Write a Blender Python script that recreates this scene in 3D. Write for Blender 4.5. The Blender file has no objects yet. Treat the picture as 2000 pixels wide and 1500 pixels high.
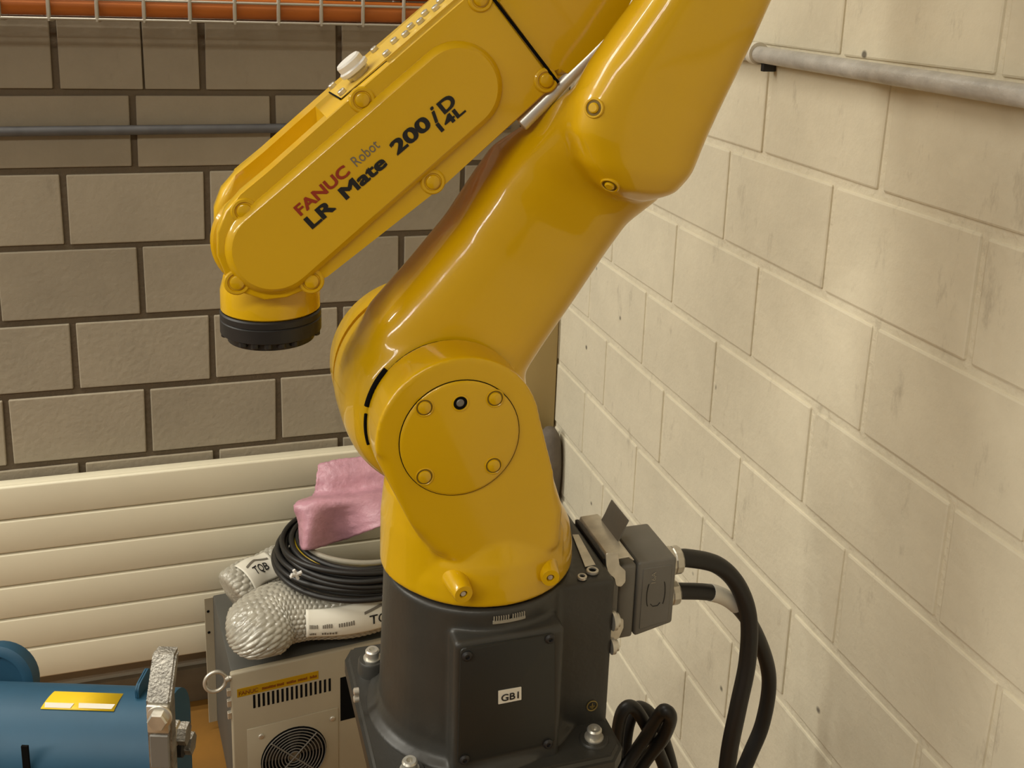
import bpy, bmesh, math, random
from mathutils import Vector, Matrix
random.seed(7)
PI = math.pi
COL = bpy.context.scene.collection

# ------------------------------------------------------------------ camera
F_PX, CX, CY = 2000.0, 1000.0, 433.45          # focal length and principal point for a 2000x1500 frame
YAW, PITCH, ROLL = 0.31025978, 0.23084058, 0.03454739
CAM = Vector((0, 0, 1.6))
fwd = Vector((math.sin(YAW)*math.cos(PITCH), math.cos(YAW)*math.cos(PITCH), -math.sin(PITCH)))
rgt = Vector((math.cos(YAW), -math.sin(YAW), 0))
upv = rgt.cross(fwd)
r2 = rgt*math.cos(ROLL) + upv*math.sin(ROLL)
u2 = upv*math.cos(ROLL) - rgt*math.sin(ROLL)
cam = bpy.data.objects.new('camera', bpy.data.cameras.new('camera'))
COL.objects.link(cam)
M = Matrix((r2, u2, -fwd)).transposed().to_4x4()
M.translation = CAM
cam.matrix_world = M
cam.data.sensor_width = 36.0
cam.data.lens = F_PX/2000*36
cam.data.shift_y = (CY-750)/2000
cam.data.clip_start = 0.02
bpy.context.scene.camera = cam
sc = bpy.context.scene
sc.view_settings.view_transform = 'Standard'
sc.view_settings.look = 'None'
sc.view_settings.gamma = 1.0
sc.view_settings.exposure = 0.17
sc.view_settings.use_curve_mapping = False

# ------------------------------------------------------------------ world and lamps
world = bpy.data.worlds.new('hall_light'); sc.world = world
world.use_nodes = True
bg = world.node_tree.nodes['Background']
bg.inputs[0].default_value = (1.0, 0.95, 0.85, 1)
bg.inputs[1].default_value = 0.195

CEIL = 2.75
LAMP = (1.0, 0.97, 0.86)
LUMINAIRES = [((-0.75, 1.66, CEIL-0.06), 0.0, 1.5, 17.0, 'twin tube ceiling lamp nearest the yellow robot'),
              ((-2.45, 1.66, CEIL-0.06), 0.0, 1.5, 50.0, 'twin tube ceiling lamp in the middle of the row beside the block wall'),
              ((-4.15, 1.66, CEIL-0.06), 0.0, 1.5, 50.0, 'twin tube ceiling lamp at the far end of the row beside the block wall'),
              ((-0.90, -0.42, CEIL-0.06), 0.0, 1.5, 17.0, 'twin tube ceiling lamp behind the viewer, nearest the painted wall'),
              ((-2.55, -0.42, CEIL-0.06), 0.0, 1.5, 32.0, 'twin tube ceiling lamp behind the viewer, in the middle of its row'),
              ((-4.20, -0.42, CEIL-0.06), 0.0, 1.5, 32.0, 'twin tube ceiling lamp behind the viewer, at the far end of its row')]

def area_strip(loc, rz, length, power):
    L = bpy.data.lights.new('tube_light', 'AREA')
    L.shape = 'RECTANGLE'; L.size = length; L.size_y = 0.03
    L.energy = power; L.color = LAMP
    o = bpy.data.objects.new('tube_light', L); COL.objects.link(o)
    o.location = loc; o.rotation_euler = (0, 0, rz); o.data.use_shadow = True
    return o
for (loc, rz, ln, pw, _l) in LUMINAIRES:
    for s in (-1, 1):
        off = Vector((-math.sin(rz), math.cos(rz), 0))*0.11*s
        area_strip((loc[0]+off.x, loc[1]+off.y, loc[2]-0.045), rz, ln, pw/2)

# ------------------------------------------------------------------ helpers
def ray(x, y):
    return r2*((x-CX)/F_PX) - u2*((y-CY)/F_PX) + fwd
def PY(x, y, Y):
    d = ray(x, y); return CAM + d*((Y-CAM.y)/d.y)
def PX(x, y, X):
    d = ray(x, y); return CAM + d*((X-CAM.x)/d.x)
def PZ(x, y, Z):
    d = ray(x, y); return CAM + d*((Z-CAM.z)/d.z)

def finish(name, bm, mat, parent=None, smooth=35, local=False):
    bmesh.ops.recalc_face_normals(bm, faces=bm.faces)
    me = bpy.data.meshes.new(name)
    bm.to_mesh(me); bm.free()
    if smooth:
        for p in me.polygons: p.use_smooth = True
        me.set_sharp_from_angle(angle=math.radians(smooth))
    o = bpy.data.objects.new(name, me); COL.objects.link(o)
    for m in (mat if isinstance(mat, (list, tuple)) else [mat]):
        me.materials.append(m)
    if parent:
        o.parent = parent
        if not local and parent.parent is None and parent.type == 'EMPTY':
            o.location = -parent.location
    return o

def tag(o, label, cat, group=None, kind=None):
    o['label'] = label; o['category'] = cat
    if group: o['group'] = group
    if kind: o['kind'] = kind
    return o
def struct(o, label=None):
    o['kind'] = 'structure'
    if label: o['label'] = label
    return o
def empty(name, loc, label, cat, rz=0, group=None):
    o = bpy.data.objects.new(name, None); COL.objects.link(o)
    o.location = loc; o.rotation_euler = (0, 0, rz); o.empty_display_size = 0.05
    return tag(o, label, cat, group)

def nb(): return bmesh.new()
def add_box(bm, a, b, bev=0.0, seg=1, mat=None):
    vs = [bm.verts.new((x, y, z)) for x in (a[0], b[0]) for y in (a[1], b[1]) for z in (a[2], b[2])]
    q = [(0,1,3,2),(4,6,7,5),(0,4,5,1),(2,3,7,6),(0,2,6,4),(1,5,7,3)]
    fs = [bm.faces.new([vs[i] for i in f]) for f in q]
    if bev > 0:
        es = list({e for f in fs for e in f.edges})
        bmesh.ops.bevel(bm, geom=es, offset=bev, segments=seg, profile=0.5, affect='EDGES')
    if mat is not None:
        bmesh.ops.transform(bm, matrix=mat, verts=[v for v in bm.verts if v.is_valid])
    return bm
def boxo(name, a, b, mat, parent=None, bev=0.002, seg=2, local=False):
    return finish(name, add_box(nb(), a, b, bev, seg), mat, parent, local=local)

def frame_from(d):
    d = Vector(d).normalized()
    a = Vector((0, 0, 1)) if abs(d.z) < 0.9 else Vector((1, 0, 0))
    x = a.cross(d).normalized(); y = d.cross(x)
    return x, y, d
def add_lathe(bm, prof, origin, axis, n=32):
    """prof: (radius, distance along axis); radius 0 closes the end."""
    x, y, d = frame_from(axis); o = Vector(origin)
    rings = []
    for r, t in prof:
        c = o + d*t
        if r < 1e-7: rings.append([bm.verts.new(c)])
        else: rings.append([bm.verts.new(c + (x*math.cos(2*PI*k/n)+y*math.sin(2*PI*k/n))*r) for k in range(n)])
    for A, B in zip(rings, rings[1:]):
        for k in range(n):
            k2 = (k+1) % n
            if len(A) == 1 and len(B) == 1: continue
            if len(A) == 1: bm.faces.new((A[0], B[k], B[k2]))
            elif len(B) == 1: bm.faces.new((A[k], A[k2], B[0]))
            else: bm.faces.new((A[k], A[k2], B[k2], B[k]))
    return bm
def latheo(name, prof, origin, axis, mat, parent=None, n=32, local=False, smooth=35):
    return finish(name, add_lathe(nb(), prof, origin, axis, n), mat, parent, smooth, local)
def disc_prof(r, h, b=0.0015):
    return [(0, 0), (r, 0), (r, h-b), (r-b*0.4, h-b*0.4), (r-b, h), (0, h)]

def catmull(pts, n=8, closed=False):
    pts = [Vector(p) for p in pts]; N = len(pts); out = []
    segs = N if closed else N-1
    for i in range(segs):
        if closed: p0, p1, p2, p3 = pts[i-1], pts[i], pts[(i+1) % N], pts[(i+2) % N]
        else:
            p1, p2 = pts[i], pts[i+1]
            p0 = pts[i-1] if i > 0 else p1*2-p2
            p3 = pts[i+2] if i+2 < N else p2*2-p1
        for k in range(n):
            t = k/n
            out.append(0.5*((2*p1)+(p2-p0)*t+(2*p0-5*p1+4*p2-p3)*t*t+(3*p1-p0-3*p2+p3)*t**3))
    if not closed: out.append(pts[-1])
    return out
def add_tube(bm, pts, r, seg=12, closed=False, cap=True):
    N = len(pts); rings = []; nx = None
    for i, p in enumerate(pts):
        a = pts[i-1] if (i > 0 or closed) else p
        b = pts[(i+1) % N] if (i < N-1 or closed) else p
        d = (b-a).normalized()
        if nx is None: nx = frame_from(d)[0]
        nx = (nx - d*nx.dot(d)).normalized(); ny = d.cross(nx)
        rr = r[i] if isinstance(r, (list, tuple)) else r
        rings.append([bm.verts.new(p + (nx*math.cos(2*PI*k/seg)+ny*math.sin(2*PI*k/seg))*rr) for k in range(seg)])
    for i in range(N if closed else N-1):
        A, B = rings[i], rings[(i+1) % N]
        sh = 0
        if closed and i == N-1:
            sh = min(range(seg), key=lambda s: (A[0].co-B[s].co).length)
        for k in range(seg):
            bm.faces.new((A[k], A[(k+1) % seg], B[(k+1+sh) % seg], B[(k+sh) % seg]))
    if cap and not closed:
        bm.faces.new(list(reversed(rings[0]))); bm.faces.new(rings[-1])
    return bm
def tubeo(name, pts, r, mat, parent=None, seg=12, n=8, closed=False, local=False):
    return finish(name, add_tube(nb(), catmull(pts, n, closed), r, seg, closed), mat, parent, 50, local)

def add_prism(bm, xz, y0, y1, bev=0.0, seg=3, both=True):
    """outline in the X-Z plane, extruded from y0 (near) to y1."""
    n = len(xz)
    A = [bm.verts.new((p[0], y0, p[1])) for p in xz]; B = [bm.verts.new((p[0], y1, p[1])) for p in xz]
    fa = bm.faces.new(A); fb = bm.faces.new(list(reversed(B)))
    for k in range(n): bm.faces.new((A[k], B[k], B[(k+1) % n], A[(k+1) % n]))
    if bev > 0:
        es = list(fa.edges) + (list(fb.edges) if both else [])
        bmesh.ops.bevel(bm, geom=es, offset=bev, segments=seg, profile=0.5, affect='EDGES', clamp_overlap=True)
    return bm
def xzs(pts, Y): return [((lambda p: (p.x, p.z))(PY(x, y, Y))) for x, y in pts]
def round_poly(pts, r, n=6):
    """rounds the corners of an XZ polygon."""
    out = []; N = len(pts)
    for i in range(N):
        p = Vector((pts[i][0], pts[i][1])); a = Vector(pts[i-1]); b = Vector(pts[(i+1) % N])
        rr = r[i] if isinstance(r, (list, tuple)) else r
        da = (a-p); db = (b-p)
        la, lb = da.length, db.length
        if rr <= 0: out.append((p.x, p.y)); continue
        da /= la; db /= lb
        ang = da.angle(db); t = min(rr/math.tan(ang/2), la*0.49, lb*0.49)
        p0 = p+da*t; p1 = p+db*t
        for k in range(n+1):
            s = k/n
            q = p0*(1-s)**2 + p*2*s*(1-s) + p1*s*s
            out.append((q.x, q.y))
    return out
def stadium(a, b, ra, rb, n=16):
    a = Vector(a); b = Vector(b); d = (b-a).normalized(); nrm = Vector((-d.y, d.x)); out = []
    for k in range(n+1):
        t = PI/2 + PI*k/n; out.append(a + (d*math.cos(t)+nrm*math.sin(t))*ra)
    for k in range(n+1):
        t = -PI/2 + PI*k/n; out.append(b + (d*math.cos(t)+nrm*math.sin(t))*rb)
    return [(p.x, p.y) for p in out]
def add_loft(bm, secs, seg=40, ex=3.0):
    """secs: (left (x,z), right (x,z), y_near, y_far): rounded box sections."""
    rings = []
    for (L, Rr, yn, yf) in secs:
        L = Vector((L[0], 0, L[1])); Rr = Vector((Rr[0], 0, Rr[1]))
        c = (L+Rr)/2; h = (Rr-L)/2; cy = (yn+yf)/2; hy = (yf-yn)/2; ring = []
        for k in range(seg):
            t = 2*PI*k/seg; cs, sn = math.cos(t), math.sin(t)
            u = math.copysign(abs(cs)**(2/ex), cs); v = math.copysign(abs(sn)**(2/ex), sn)
            p = c + h*u; ring.append(bm.verts.new((p.x, cy+hy*v, p.z)))
        rings.append(ring)
    for A, B in zip(rings, rings[1:]):
        for k in range(seg): bm.faces.new((A[k], A[(k+1) % seg], B[(k+1) % seg], B[k]))
    bm.faces.new(list(reversed(rings[0]))); bm.faces.new(rings[-1])
    return bm
def blend(o, voxel=0.003, it=12):
    m = o.modifiers.new('skin', 'REMESH'); m.mode = 'VOXEL'; m.voxel_size = voxel; m.use_smooth_shade = True
    s = o.modifiers.new('soft', 'SMOOTH'); s.factor = 0.5; s.iterations = it
    return o

# ------------------------------------------------------------------ materials
def mat(name, col, rough=0.5, metal=0.0, coat=0.0, spec=0.5, **kw):
    m = bpy.data.materials.new(name); m.use_nodes = True
    nt = m.node_tree; b = nt.nodes['Principled BSDF']
    b.inputs['Base Color'].default_value = (*col, 1); b.inputs['Roughness'].default_value = rough
    b.inputs['Metallic'].default_value = metal; b.inputs['Coat Weight'].default_value = coat
    b.inputs['Specular IOR Level'].default_value = spec
    if kw.get('noise') is not None:
        sc_, amt = kw['noise']
        tc = nt.nodes.new('ShaderNodeTexCoord'); n = nt.nodes.new('ShaderNodeTexNoise')
        n.inputs['Scale'].default_value = sc_; n.inputs['Detail'].default_value = 6
        nt.links.new(tc.outputs['Object'], n.inputs['Vector'])
        mr = nt.nodes.new('ShaderNodeMapRange'); mr.inputs[1].default_value = 0.3; mr.inputs[2].default_value = 0.7
        mr.inputs[3].default_value = 1-amt; mr.inputs[4].default_value = 1+amt
        nt.links.new(n.outputs[0], mr.inputs[0])
        mx = nt.nodes.new('ShaderNodeMix'); mx.data_type = 'RGBA'; mx.blend_type = 'MULTIPLY'; mx.inputs[0].default_value = 1
        mx.inputs[6].default_value = (*col, 1); nt.links.new(mr.outputs[0], mx.inputs[7])
        nt.links.new(mx.outputs[2], b.inputs['Base Color'])
        if kw.get('bump'):
            bp = nt.nodes.new('ShaderNodeBump'); bp.inputs['Strength'].default_value = kw['bump']; bp.inputs['Distance'].default_value = 0.002
            n2 = nt.nodes.new('ShaderNodeTexNoise'); n2.inputs['Scale'].default_value = sc_*kw.get('bscale', 6); n2.inputs['Detail'].default_value = 5
            nt.links.new(tc.outputs['Object'], n2.inputs['Vector'])
            nt.links.new(n2.outputs[0], bp.inputs['Height']); nt.links.new(bp.outputs[0], b.inputs['Normal'])
    return m

def brick_mat(name, col, dirt, dirt_amt, var, bump=0.5, speck=0.0):
    m = bpy.data.materials.new(name); m.use_nodes = True
    nt = m.node_tree; b = nt.nodes['Principled BSDF']; N = nt.nodes.new; Lk = nt.links.new
    b.inputs['Roughness'].default_value = 0.85; b.inputs['Specular IOR Level'].default_value = 0.25
    geo = N('ShaderNodeNewGeometry'); oi = N('ShaderNodeObjectInfo')
    mr = N('ShaderNodeMapRange'); mr.inputs[3].default_value = 1-var; mr.inputs[4].default_value = 1+var
    Lk(oi.outputs['Random'], mr.inputs[0])
    n1 = N('ShaderNodeTexNoise'); n1.inputs['Scale'].default_value = 7; n1.inputs['Detail'].default_value = 7; n1.inputs['Roughness'].default_value = 0.65
    Lk(geo.outputs['Position'], n1.inputs['Vector'])
    m1 = N('ShaderNodeMapRange'); m1.inputs[1].default_value = 0.3; m1.inputs[2].default_value = 0.75
    m1.inputs[3].default_value = 1.06; m1.inputs[4].default_value = 0.90; Lk(n1.outputs[0], m1.inputs[0])
    mu = N('ShaderNodeMath'); mu.operation = 'MULTIPLY'; Lk(mr.outputs[0], mu.inputs[0]); Lk(m1.outputs[0], mu.inputs[1])
    mx = N('ShaderNodeMix'); mx.data_type = 'RGBA'; mx.blend_type = 'MULTIPLY'; mx.inputs[0].default_value = 1
    mx.inputs[6].default_value = (*col, 1); Lk(mu.outputs[0], mx.inputs[7])
    # scuffs: stretched noise, thresholded
    mp = N('ShaderNodeMapping'); mp.inputs['Scale'].default_value = (26, 26, 9); Lk(geo.outputs['Position'], mp.inputs[0])
    n2 = N('ShaderNodeTexNoise'); n2.inputs['Scale'].default_value = 1.0; n2.inputs['Detail'].default_value = 9; n2.inputs['Roughness'].default_value = 0.7
    Lk(mp.outputs[0], n2.inputs['Vector'])
    m2 = N('ShaderNodeMapRange'); m2.inputs[1].default_value = 0.60; m2.inputs[2].default_value = 0.77; m2.inputs[3].default_value = 0; m2.inputs[4].default_value = dirt_amt
    Lk(n2.outputs[0], m2.inputs[0])
    mx2 = N('ShaderNodeMix'); mx2.data_type = 'RGBA'; Lk(m2.outputs[0], mx2.inputs[0]); Lk(mx.outputs[2], mx2.inputs[6]); mx2.inputs[7].default_value = (*dirt, 1)
    last = mx2.outputs[2]
    if speck:
        vo = N('ShaderNodeTexVoronoi'); vo.inputs['Scale'].default_value = 9; Lk(geo.outputs['Position'], vo.inputs['Vector'])
        m3 = N('ShaderNodeMapRange'); m3.inputs[1].default_value = 0.035; m3.inputs[2].default_value = 0.06; m3.inputs[3].default_value = speck; m3.inputs[4].default_value = 0
        Lk(vo.outputs['Distance'], m3.inputs[0])
        mx3 = N('ShaderNodeMix'); mx3.data_type = 'RGBA'; Lk(m3.outputs[0], mx3.inputs[0]); Lk(last, mx3.inputs[6]); mx3.inputs[7].default_value = (0.06, 0.05, 0.04, 1)
        last = mx3.outputs[2]
    Lk(last, b.inputs['Base Color'])
    n3 = N('ShaderNodeTexNoise'); n3.inputs['Scale'].default_value = 90; n3.inputs['Detail'].default_value = 6; Lk(geo.outputs['Position'], n3.inputs['Vector'])
    bp = N('ShaderNodeBump'); bp.inputs['Strength'].default_value = bump; bp.inputs['Distance'].default_value = 0.003
    Lk(n3.outputs[0], bp.inputs['Height']); Lk(bp.outputs[0], b.inputs['Normal'])
    return m

M_YEL = mat('yellow_paint', (0.65, 0.385, 0.0), 0.38, coat=0.7, spec=0.3, noise=(5, 0.03))
M_YEL.node_tree.nodes['Principled BSDF'].inputs['Coat Roughness'].default_value = 0.07
M_DARKY = mat('dark_yellow_shade', (0.16, 0.095, 0.0), 0.6)  # darkened yellow: shade of small recesses put into the colour
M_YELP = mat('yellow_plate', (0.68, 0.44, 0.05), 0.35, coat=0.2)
M_BASE = mat('charcoal_paint', (0.036, 0.034, 0.029), 0.42, noise=(20, 0.08), bump=0.15)
M_COVER = mat('charcoal_cover', (0.017, 0.0175, 0.015), 0.5)
M_BLACK = mat('black_plastic', (0.012, 0.011, 0.011), 0.5, noise=(40, 0.2))
M_RUB = mat('black_rubber', (0.013, 0.012, 0.011), 0.45)
M_DARK = mat('dark_void', (0.004, 0.004, 0.004), 0.9, spec=0.1)
M_CHROME = mat('polished_steel', (0.72, 0.69, 0.64), 0.35, 0.6)
M_ZINC = mat('zinc_steel', (0.62, 0.59, 0.52), 0.36, 0.7, noise=(60, 0.15))
M_CLAMP = mat('worn_steel', (0.36, 0.34, 0.30), 0.45, 0.85, noise=(70, 0.4), bump=0.5)
M_HOOD = mat('grey_hood', (0.15, 0.142, 0.125), 0.45, noise=(40, 0.05))
M_WHITE = mat('white_print', (0.72, 0.68, 0.58), 0.5)
M_CAPW = mat('white_cap', (0.74, 0.72, 0.68), 0.35)
M_INK = mat('black_ink', (0.006, 0.006, 0.006), 0.5)
M_INKG = mat('grey_ink', (0.16, 0.14, 0.11), 0.6)
M_RED = mat('red_ink', (0.30, 0.028, 0.006), 0.5)
M_CREAM = mat('cream_enamel', (0.74, 0.68, 0.52), 0.35, noise=(6, 0.03))
M_CTRL = mat('beige_enamel', (0.36, 0.31, 0.22), 0.5, noise=(12, 0.04))
M_CTOP = mat('dark_grey_case', (0.075, 0.072, 0.062), 0.55, noise=(15, 0.06))
M_GALV = mat('galvanised_pipe', (0.52, 0.50, 0.46), 0.42, 0.15, noise=(50, 0.15), bump=0.3)
M_DPIPE = mat('dark_grey_pipe', (0.10, 0.10, 0.105), 0.5, noise=(30, 0.15))
M_WIRE = mat('galvanised_wire', (0.42, 0.39, 0.33), 0.45, 0.5)
M_ORANGE = mat('orange_cable', (0.42, 0.115, 0.012), 0.5, noise=(9, 0.12))
M_PINK = mat('pink_foil', (0.52, 0.27, 0.33), 0.35, noise=(30, 0.1), bump=0.5)
M_BLUE = mat('blue_paint', (0.012, 0.072, 0.135), 0.55, noise=(14, 0.12))
M_YLAB = mat('yellow_label', (0.78, 0.52, 0.01), 0.5)
M_AMBER = mat('amber_label', (0.42, 0.24, 0.0), 0.5)
M_ORED = mat('rust_ink', (0.20, 0.05, 0.0), 0.6)
M_YCAB = mat('yellow_cable', (0.62, 0.42, 0.02), 0.4)
M_GCAB = mat('grey_cable', (0.30, 0.27, 0.21), 0.5)
M_FLOOR = mat('orange_brown_floor', (0.20, 0.088, 0.008), 0.7, noise=(8, 0.2))
M_CEIL = mat('white_ceiling', (0.6, 0.56, 0.48), 0.9)
M_BROWN = mat('brown_baseboard', (0.13, 0.095, 0.055), 0.7, noise=(10, 0.25))
M_BEIGE = mat('beige_trunking', (0.46, 0.34, 0.14), 0.5, noise=(5, 0.05))
M_LAG = mat('grey_lagging', (0.15, 0.125, 0.10), 0.85, noise=(25, 0.2), bump=0.5)
M_PLATE = mat('steel_plate', (0.20, 0.19, 0.17), 0.5, 0.3)
M_EARTH = mat('brass_mark', (0.30, 0.22, 0.07), 0.4, 0.6)
M_TUBE = bpy.data.materials.new('lit_tube'); M_TUBE.use_nodes = True
_b = M_TUBE.node_tree.nodes['Principled BSDF']; _b.inputs['Emission Color'].default_value = (*LAMP, 1); _b.inputs['Emission Strength'].default_value = 6
M_BUB = mat('bubble_film', (0.37, 0.345, 0.285), 0.14, spec=0.9, noise=(35, 0.14), bump=0.35)
M_BRICK = brick_mat('grey_sandlime_block', (0.315, 0.27, 0.20), (0.12, 0.10, 0.075), 0.35, 0.07, 0.35)
M_MORT = brick_mat('brown_mortar', (0.125, 0.095, 0.062), (0.07, 0.055, 0.04), 0.4, 0.0, 0.8)
M_PAINT = brick_mat('cream_painted_block', (0.72, 0.66, 0.51), (0.30, 0.25, 0.18), 0.55, 0.025, 0.35, speck=0.8)
M_PMORT = brick_mat('cream_painted_joint', (0.73, 0.67, 0.52), (0.28, 0.24, 0.17), 0.5, 0.0, 0.9)

# ------------------------------------------------------------------ the room
XR, YB = 0.783, 2.113
H, W, Z0 = 0.152, 0.2666, 1.3653          # block course, block module, height of one bed joint
J = 0.0125                                 # joint width
XL, YF = -5.2, -3.2
struct(boxo('floor', (XL, YF, -0.12), (XR+0.3, YB+0.3, 0.0), M_FLOOR, bev=0), 'orange brown floor')
struct(boxo('ceiling', (XL, YF, CEIL), (XR+0.3, YB+0.3, CEIL+0.1), M_CEIL, bev=0))
wall_back = struct(boxo('wall_back', (XL, YB+0.006, 0.0), (XR+0.3, YB+0.2, CEIL), M_MORT, bev=0), 'unpainted grey block wall with brown mortar')
wall_right = struct(boxo('wall_right', (XR+0.0035, YF, 0.0), (XR+0.2, YB+0.006, CEIL), M_PMORT, bev=0), 'cream painted block wall')

def block_mesh(length, depth, bev, jit, axis):
    """block with its corners moved a little; origin at the face centre. axis 'x' along back wall, 'y' along right wall."""
    bm = nb(); h = H-J
    add_box(bm, (-length/2, 0, -h/2), (length/2, depth, h/2), 0)
    for v in bm.verts:
        v.co += Vector((random.uniform(-jit, jit), random.uniform(0, jit*0.6), random.uniform(-jit, jit)))
    front = [e for e in bm.edges if all(v.co.y < depth*0.5 for v in e.verts)] + [e for e in bm.edges if abs(e.verts[0].co.y-e.verts[1].co.y) > depth*0.5]
    bmesh.ops.bevel(bm, geom=front, offset=bev, segments=2, profile=0.5, affect='EDGES')
    if axis == 'y':
        bmesh.ops.transform(bm, matrix=Matrix.Rotation(-PI/2, 4, 'Z'), verts=bm.verts)
    bmesh.ops.recalc_face_normals(bm, faces=bm.faces)
    me = bpy.data.meshes.new('block'); bm.to_mesh(me); bm.free()
    return me
back_var = [block_mesh(W-J, 0.08, 0.0022, 0.0013, 'x') for _ in range(6)]
right_var = [block_mesh(W-J*0.75, 0.08, 0.0032, 0.0016, 'y') for _ in range(6)]
def put_block(me, mat_, loc, parent):
    if not me.materials: me.materials.append(mat_)
    o = bpy.data.objects.new('block', me); COL.objects.link(o); o.parent = parent; o.location = loc
nrow_lo, nrow_hi = -3, 8                   # rows counted down from Z0
for r in range(nrow_lo-3, 9):
    zc = Z0 - (r+0.5)*H
    if zc-H/2 < -0.02: continue
    off = 0.029 if (r % 2) else 0.029+W/2   # row 0 (below Z0) is the shifted one
    k = -7
    while True:
        x0 = off + k*W; x1 = x0+W; k += 1
        if x0 > XR-0.03: break
        if x0 < -1.75: continue
        if x1 > XR:                         # cut at the corner
            ln = XR - x0 - J*0.7
            if ln < 0.03: break
            put_block(block_mesh(ln, 0.08, 0.0022, 0.0013, 'x'), M_BRICK, (x0+J/2+ln/2, YB, zc), wall_back); break
        if r == -1 and abs((x0+x1)/2-(-0.104)) < 0.06:   # the course with a cut block
            cut = -0.0814
            for a, b in ((x0+J/2, cut-0.002), (cut+0.002, x1-J/2)):
                put_block(block_mesh(b-a, 0.08, 0.0018, 0.001, 'x'), M_BRICK, ((a+b)/2, YB, zc), wall_back)
            continue
        put_block(random.choice(back_var), M_BRICK, ((x0+x1)/2, YB, zc), wall_back)
ROFF = {-2: 0.0506, -1: 0.2116, 0: 0.0357, 1: 0.192, 2: 0.0286, 3: 0.195, 4: 0.0256, 5: 0.17}
for r in range(nrow_lo-3, 9):
    zc = Z0 - (r+0.5)*H
    if zc-H/2 < -0.02: continue
    off = ROFF.get(r, 0.04 if r % 2 == 0 else 0.18)
    for k in range(-5, 9):
        y0 = off + k*W; y1 = y0+W
        if y0 > YB-0.03: break
        if y1 > YB:
            ln = YB-y0-J*0.5
            put_block(block_mesh(ln, 0.08, 0.003, 0.0015, 'y'), M_PAINT, (XR, y0+J/2+ln/2, zc), wall_right); break
        put_block(random.choice(right_var), M_PAINT, (XR, (y0+y1)/2, zc), wall_right)
bb = struct(boxo('baseboard_back', (XL, YB-0.012, 0.0), (XR, YB+0.004, 0.085), M_BROWN, bev=0.002))

# ceiling luminaires
for i, (loc, rz, ln, pw, lab_) in enumerate(LUMINAIRES):
    t = empty('ceiling_luminaire', (loc[0], loc[1], CEIL), lab_, 'lamp', rz, 'ceiling lamps')
    boxo('housing', (-ln/2-0.03, -0.15, -0.055), (ln/2+0.03, 0.15, -0.005), M_CEIL, t, 0.006, local=True)
    for s in (-1, 1):
        latheo('tube', [(0, 0), (0.012, 0), (0.012, ln), (0, ln)], (-ln/2, s*0.11, -0.075), (1, 0, 0), M_TUBE, t, 12, local=True)

# ------------------------------------------------------------------ radiator
t = empty('panel_radiator', (-0.6, 2.08, 0.15), 'cream radiator of wide horizontal panels below the grey block wall', 'radiator')
rx0, rx1 = -1.35, 0.62
ztop, pitch = 0.594, 0.0735
for k in range(6):
    z1 = ztop-k*pitch; z0 = z1-pitch+0.002
    bm = add_box(nb(), (rx0, 2.052, z0), (rx1, 2.064, z1), 0.0045, 3)
    finish('panel', bm, M_CREAM, t)
for k, (ya) in enumerate((2.062,)):
    boxo('back_sheet', (rx0+0.03, 2.0645, 0.165), (rx1-0.03, 2.098, 0.588), M_CREAM, t, 0.003)
boxo('end_cap', (rx0-0.012, 2.051, 0.15), (rx0-0.001, 2.098, 0.596), M_CREAM, t, 0.002)
boxo('end_cap', (rx1+0.001, 2.051, 0.15), (rx1+0.012, 2.098, 0.596), M_CREAM, t, 0.002)
for x in (-1.0, -0.2, 0.4):
    boxo('bracket', (x-0.012, 2.096, 0.2), (x+0.012, 2.1125, 0.5), M_CTRL, t, 0.001)

# ------------------------------------------------------------------ pipes on the walls
t = empty('conduit_pipe', (0.75, 1.0, 1.51), 'galvanised conduit pipe running along the cream painted wall', 'pipe')
p0, p1 = Vector((XR-0.022, -0.4, 1.503)), Vector((XR-0.022, YB-0.02, 1.517))
tubeo('pipe', [p0, p0.lerp(p1, .5), p1], 0.0115, M_GALV, t, 16, 3)
pc = PX(1478, 104, XR-0.022)
latheo('coupling', [(0.0, -0.006), (0.0155, -0.006), (0.0155, 0.006), (0.0, 0.006)], pc, (0, 1, 0), M_WHITE, t, 20)
boxo('clip', (XR-0.02, pc.y-0.018, pc.z-0.024), (XR, pc.y-0.010, pc.z-0.008), M_BLACK, t, 0.001)
for yy in (0.2, 1.9):
    boxo('clip', (XR-0.02, yy-0.006, 1.486), (XR, yy+0.006, 1.499), M_BLACK, t, 0.001)
t = empty('steel_pipe', (0, YB-0.02, 1.295), 'thin dark grey pipe running along the grey block wall', 'pipe')
tubeo('pipe', [(-1.75, YB-0.016, 1.292), (0, YB-0.016, 1.295), (0.66, YB-0.016, 1.298)], 0.0095, M_DPIPE, t, 14, 3)
for xx in (-0.9, 0.25, 0.6):
    boxo('clip', (xx-0.006, YB-0.027, 1.284), (xx+0.006, YB+0.001, 1.306), M_DPIPE, t, 0.001)

# corner: beige trunking with a lagged pipe below it
tag(finish('trunking', add_box(nb(), (0.70, YB-0.05, 0.565), (XR-0.002, YB+0.002, CEIL), 0.003, 2), M_BEIGE),
    'beige vertical trunking in the corner of the two walls', 'trunking')
tag(finish('lagged_pipe', add_tube(nb(), catmull([(XR-0.03, YB-0.1, 0.0), (XR-0.034, YB-0.1, 0.2), (XR-0.029, YB-0.1, 0.4), (XR-0.03, YB-0.1, 0.52), (XR-0.031, YB-0.1, 0.62)], 6), [0.026]*15+[0.027, 0.029, 0.030, 0.030, 0.030, 0.029, 0.028, 0.026, 0.022, 0.012], 18), M_LAG, smooth=60),
    'grey wrapped upright pipe in the corner under the beige trunking', 'pipe')

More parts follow.
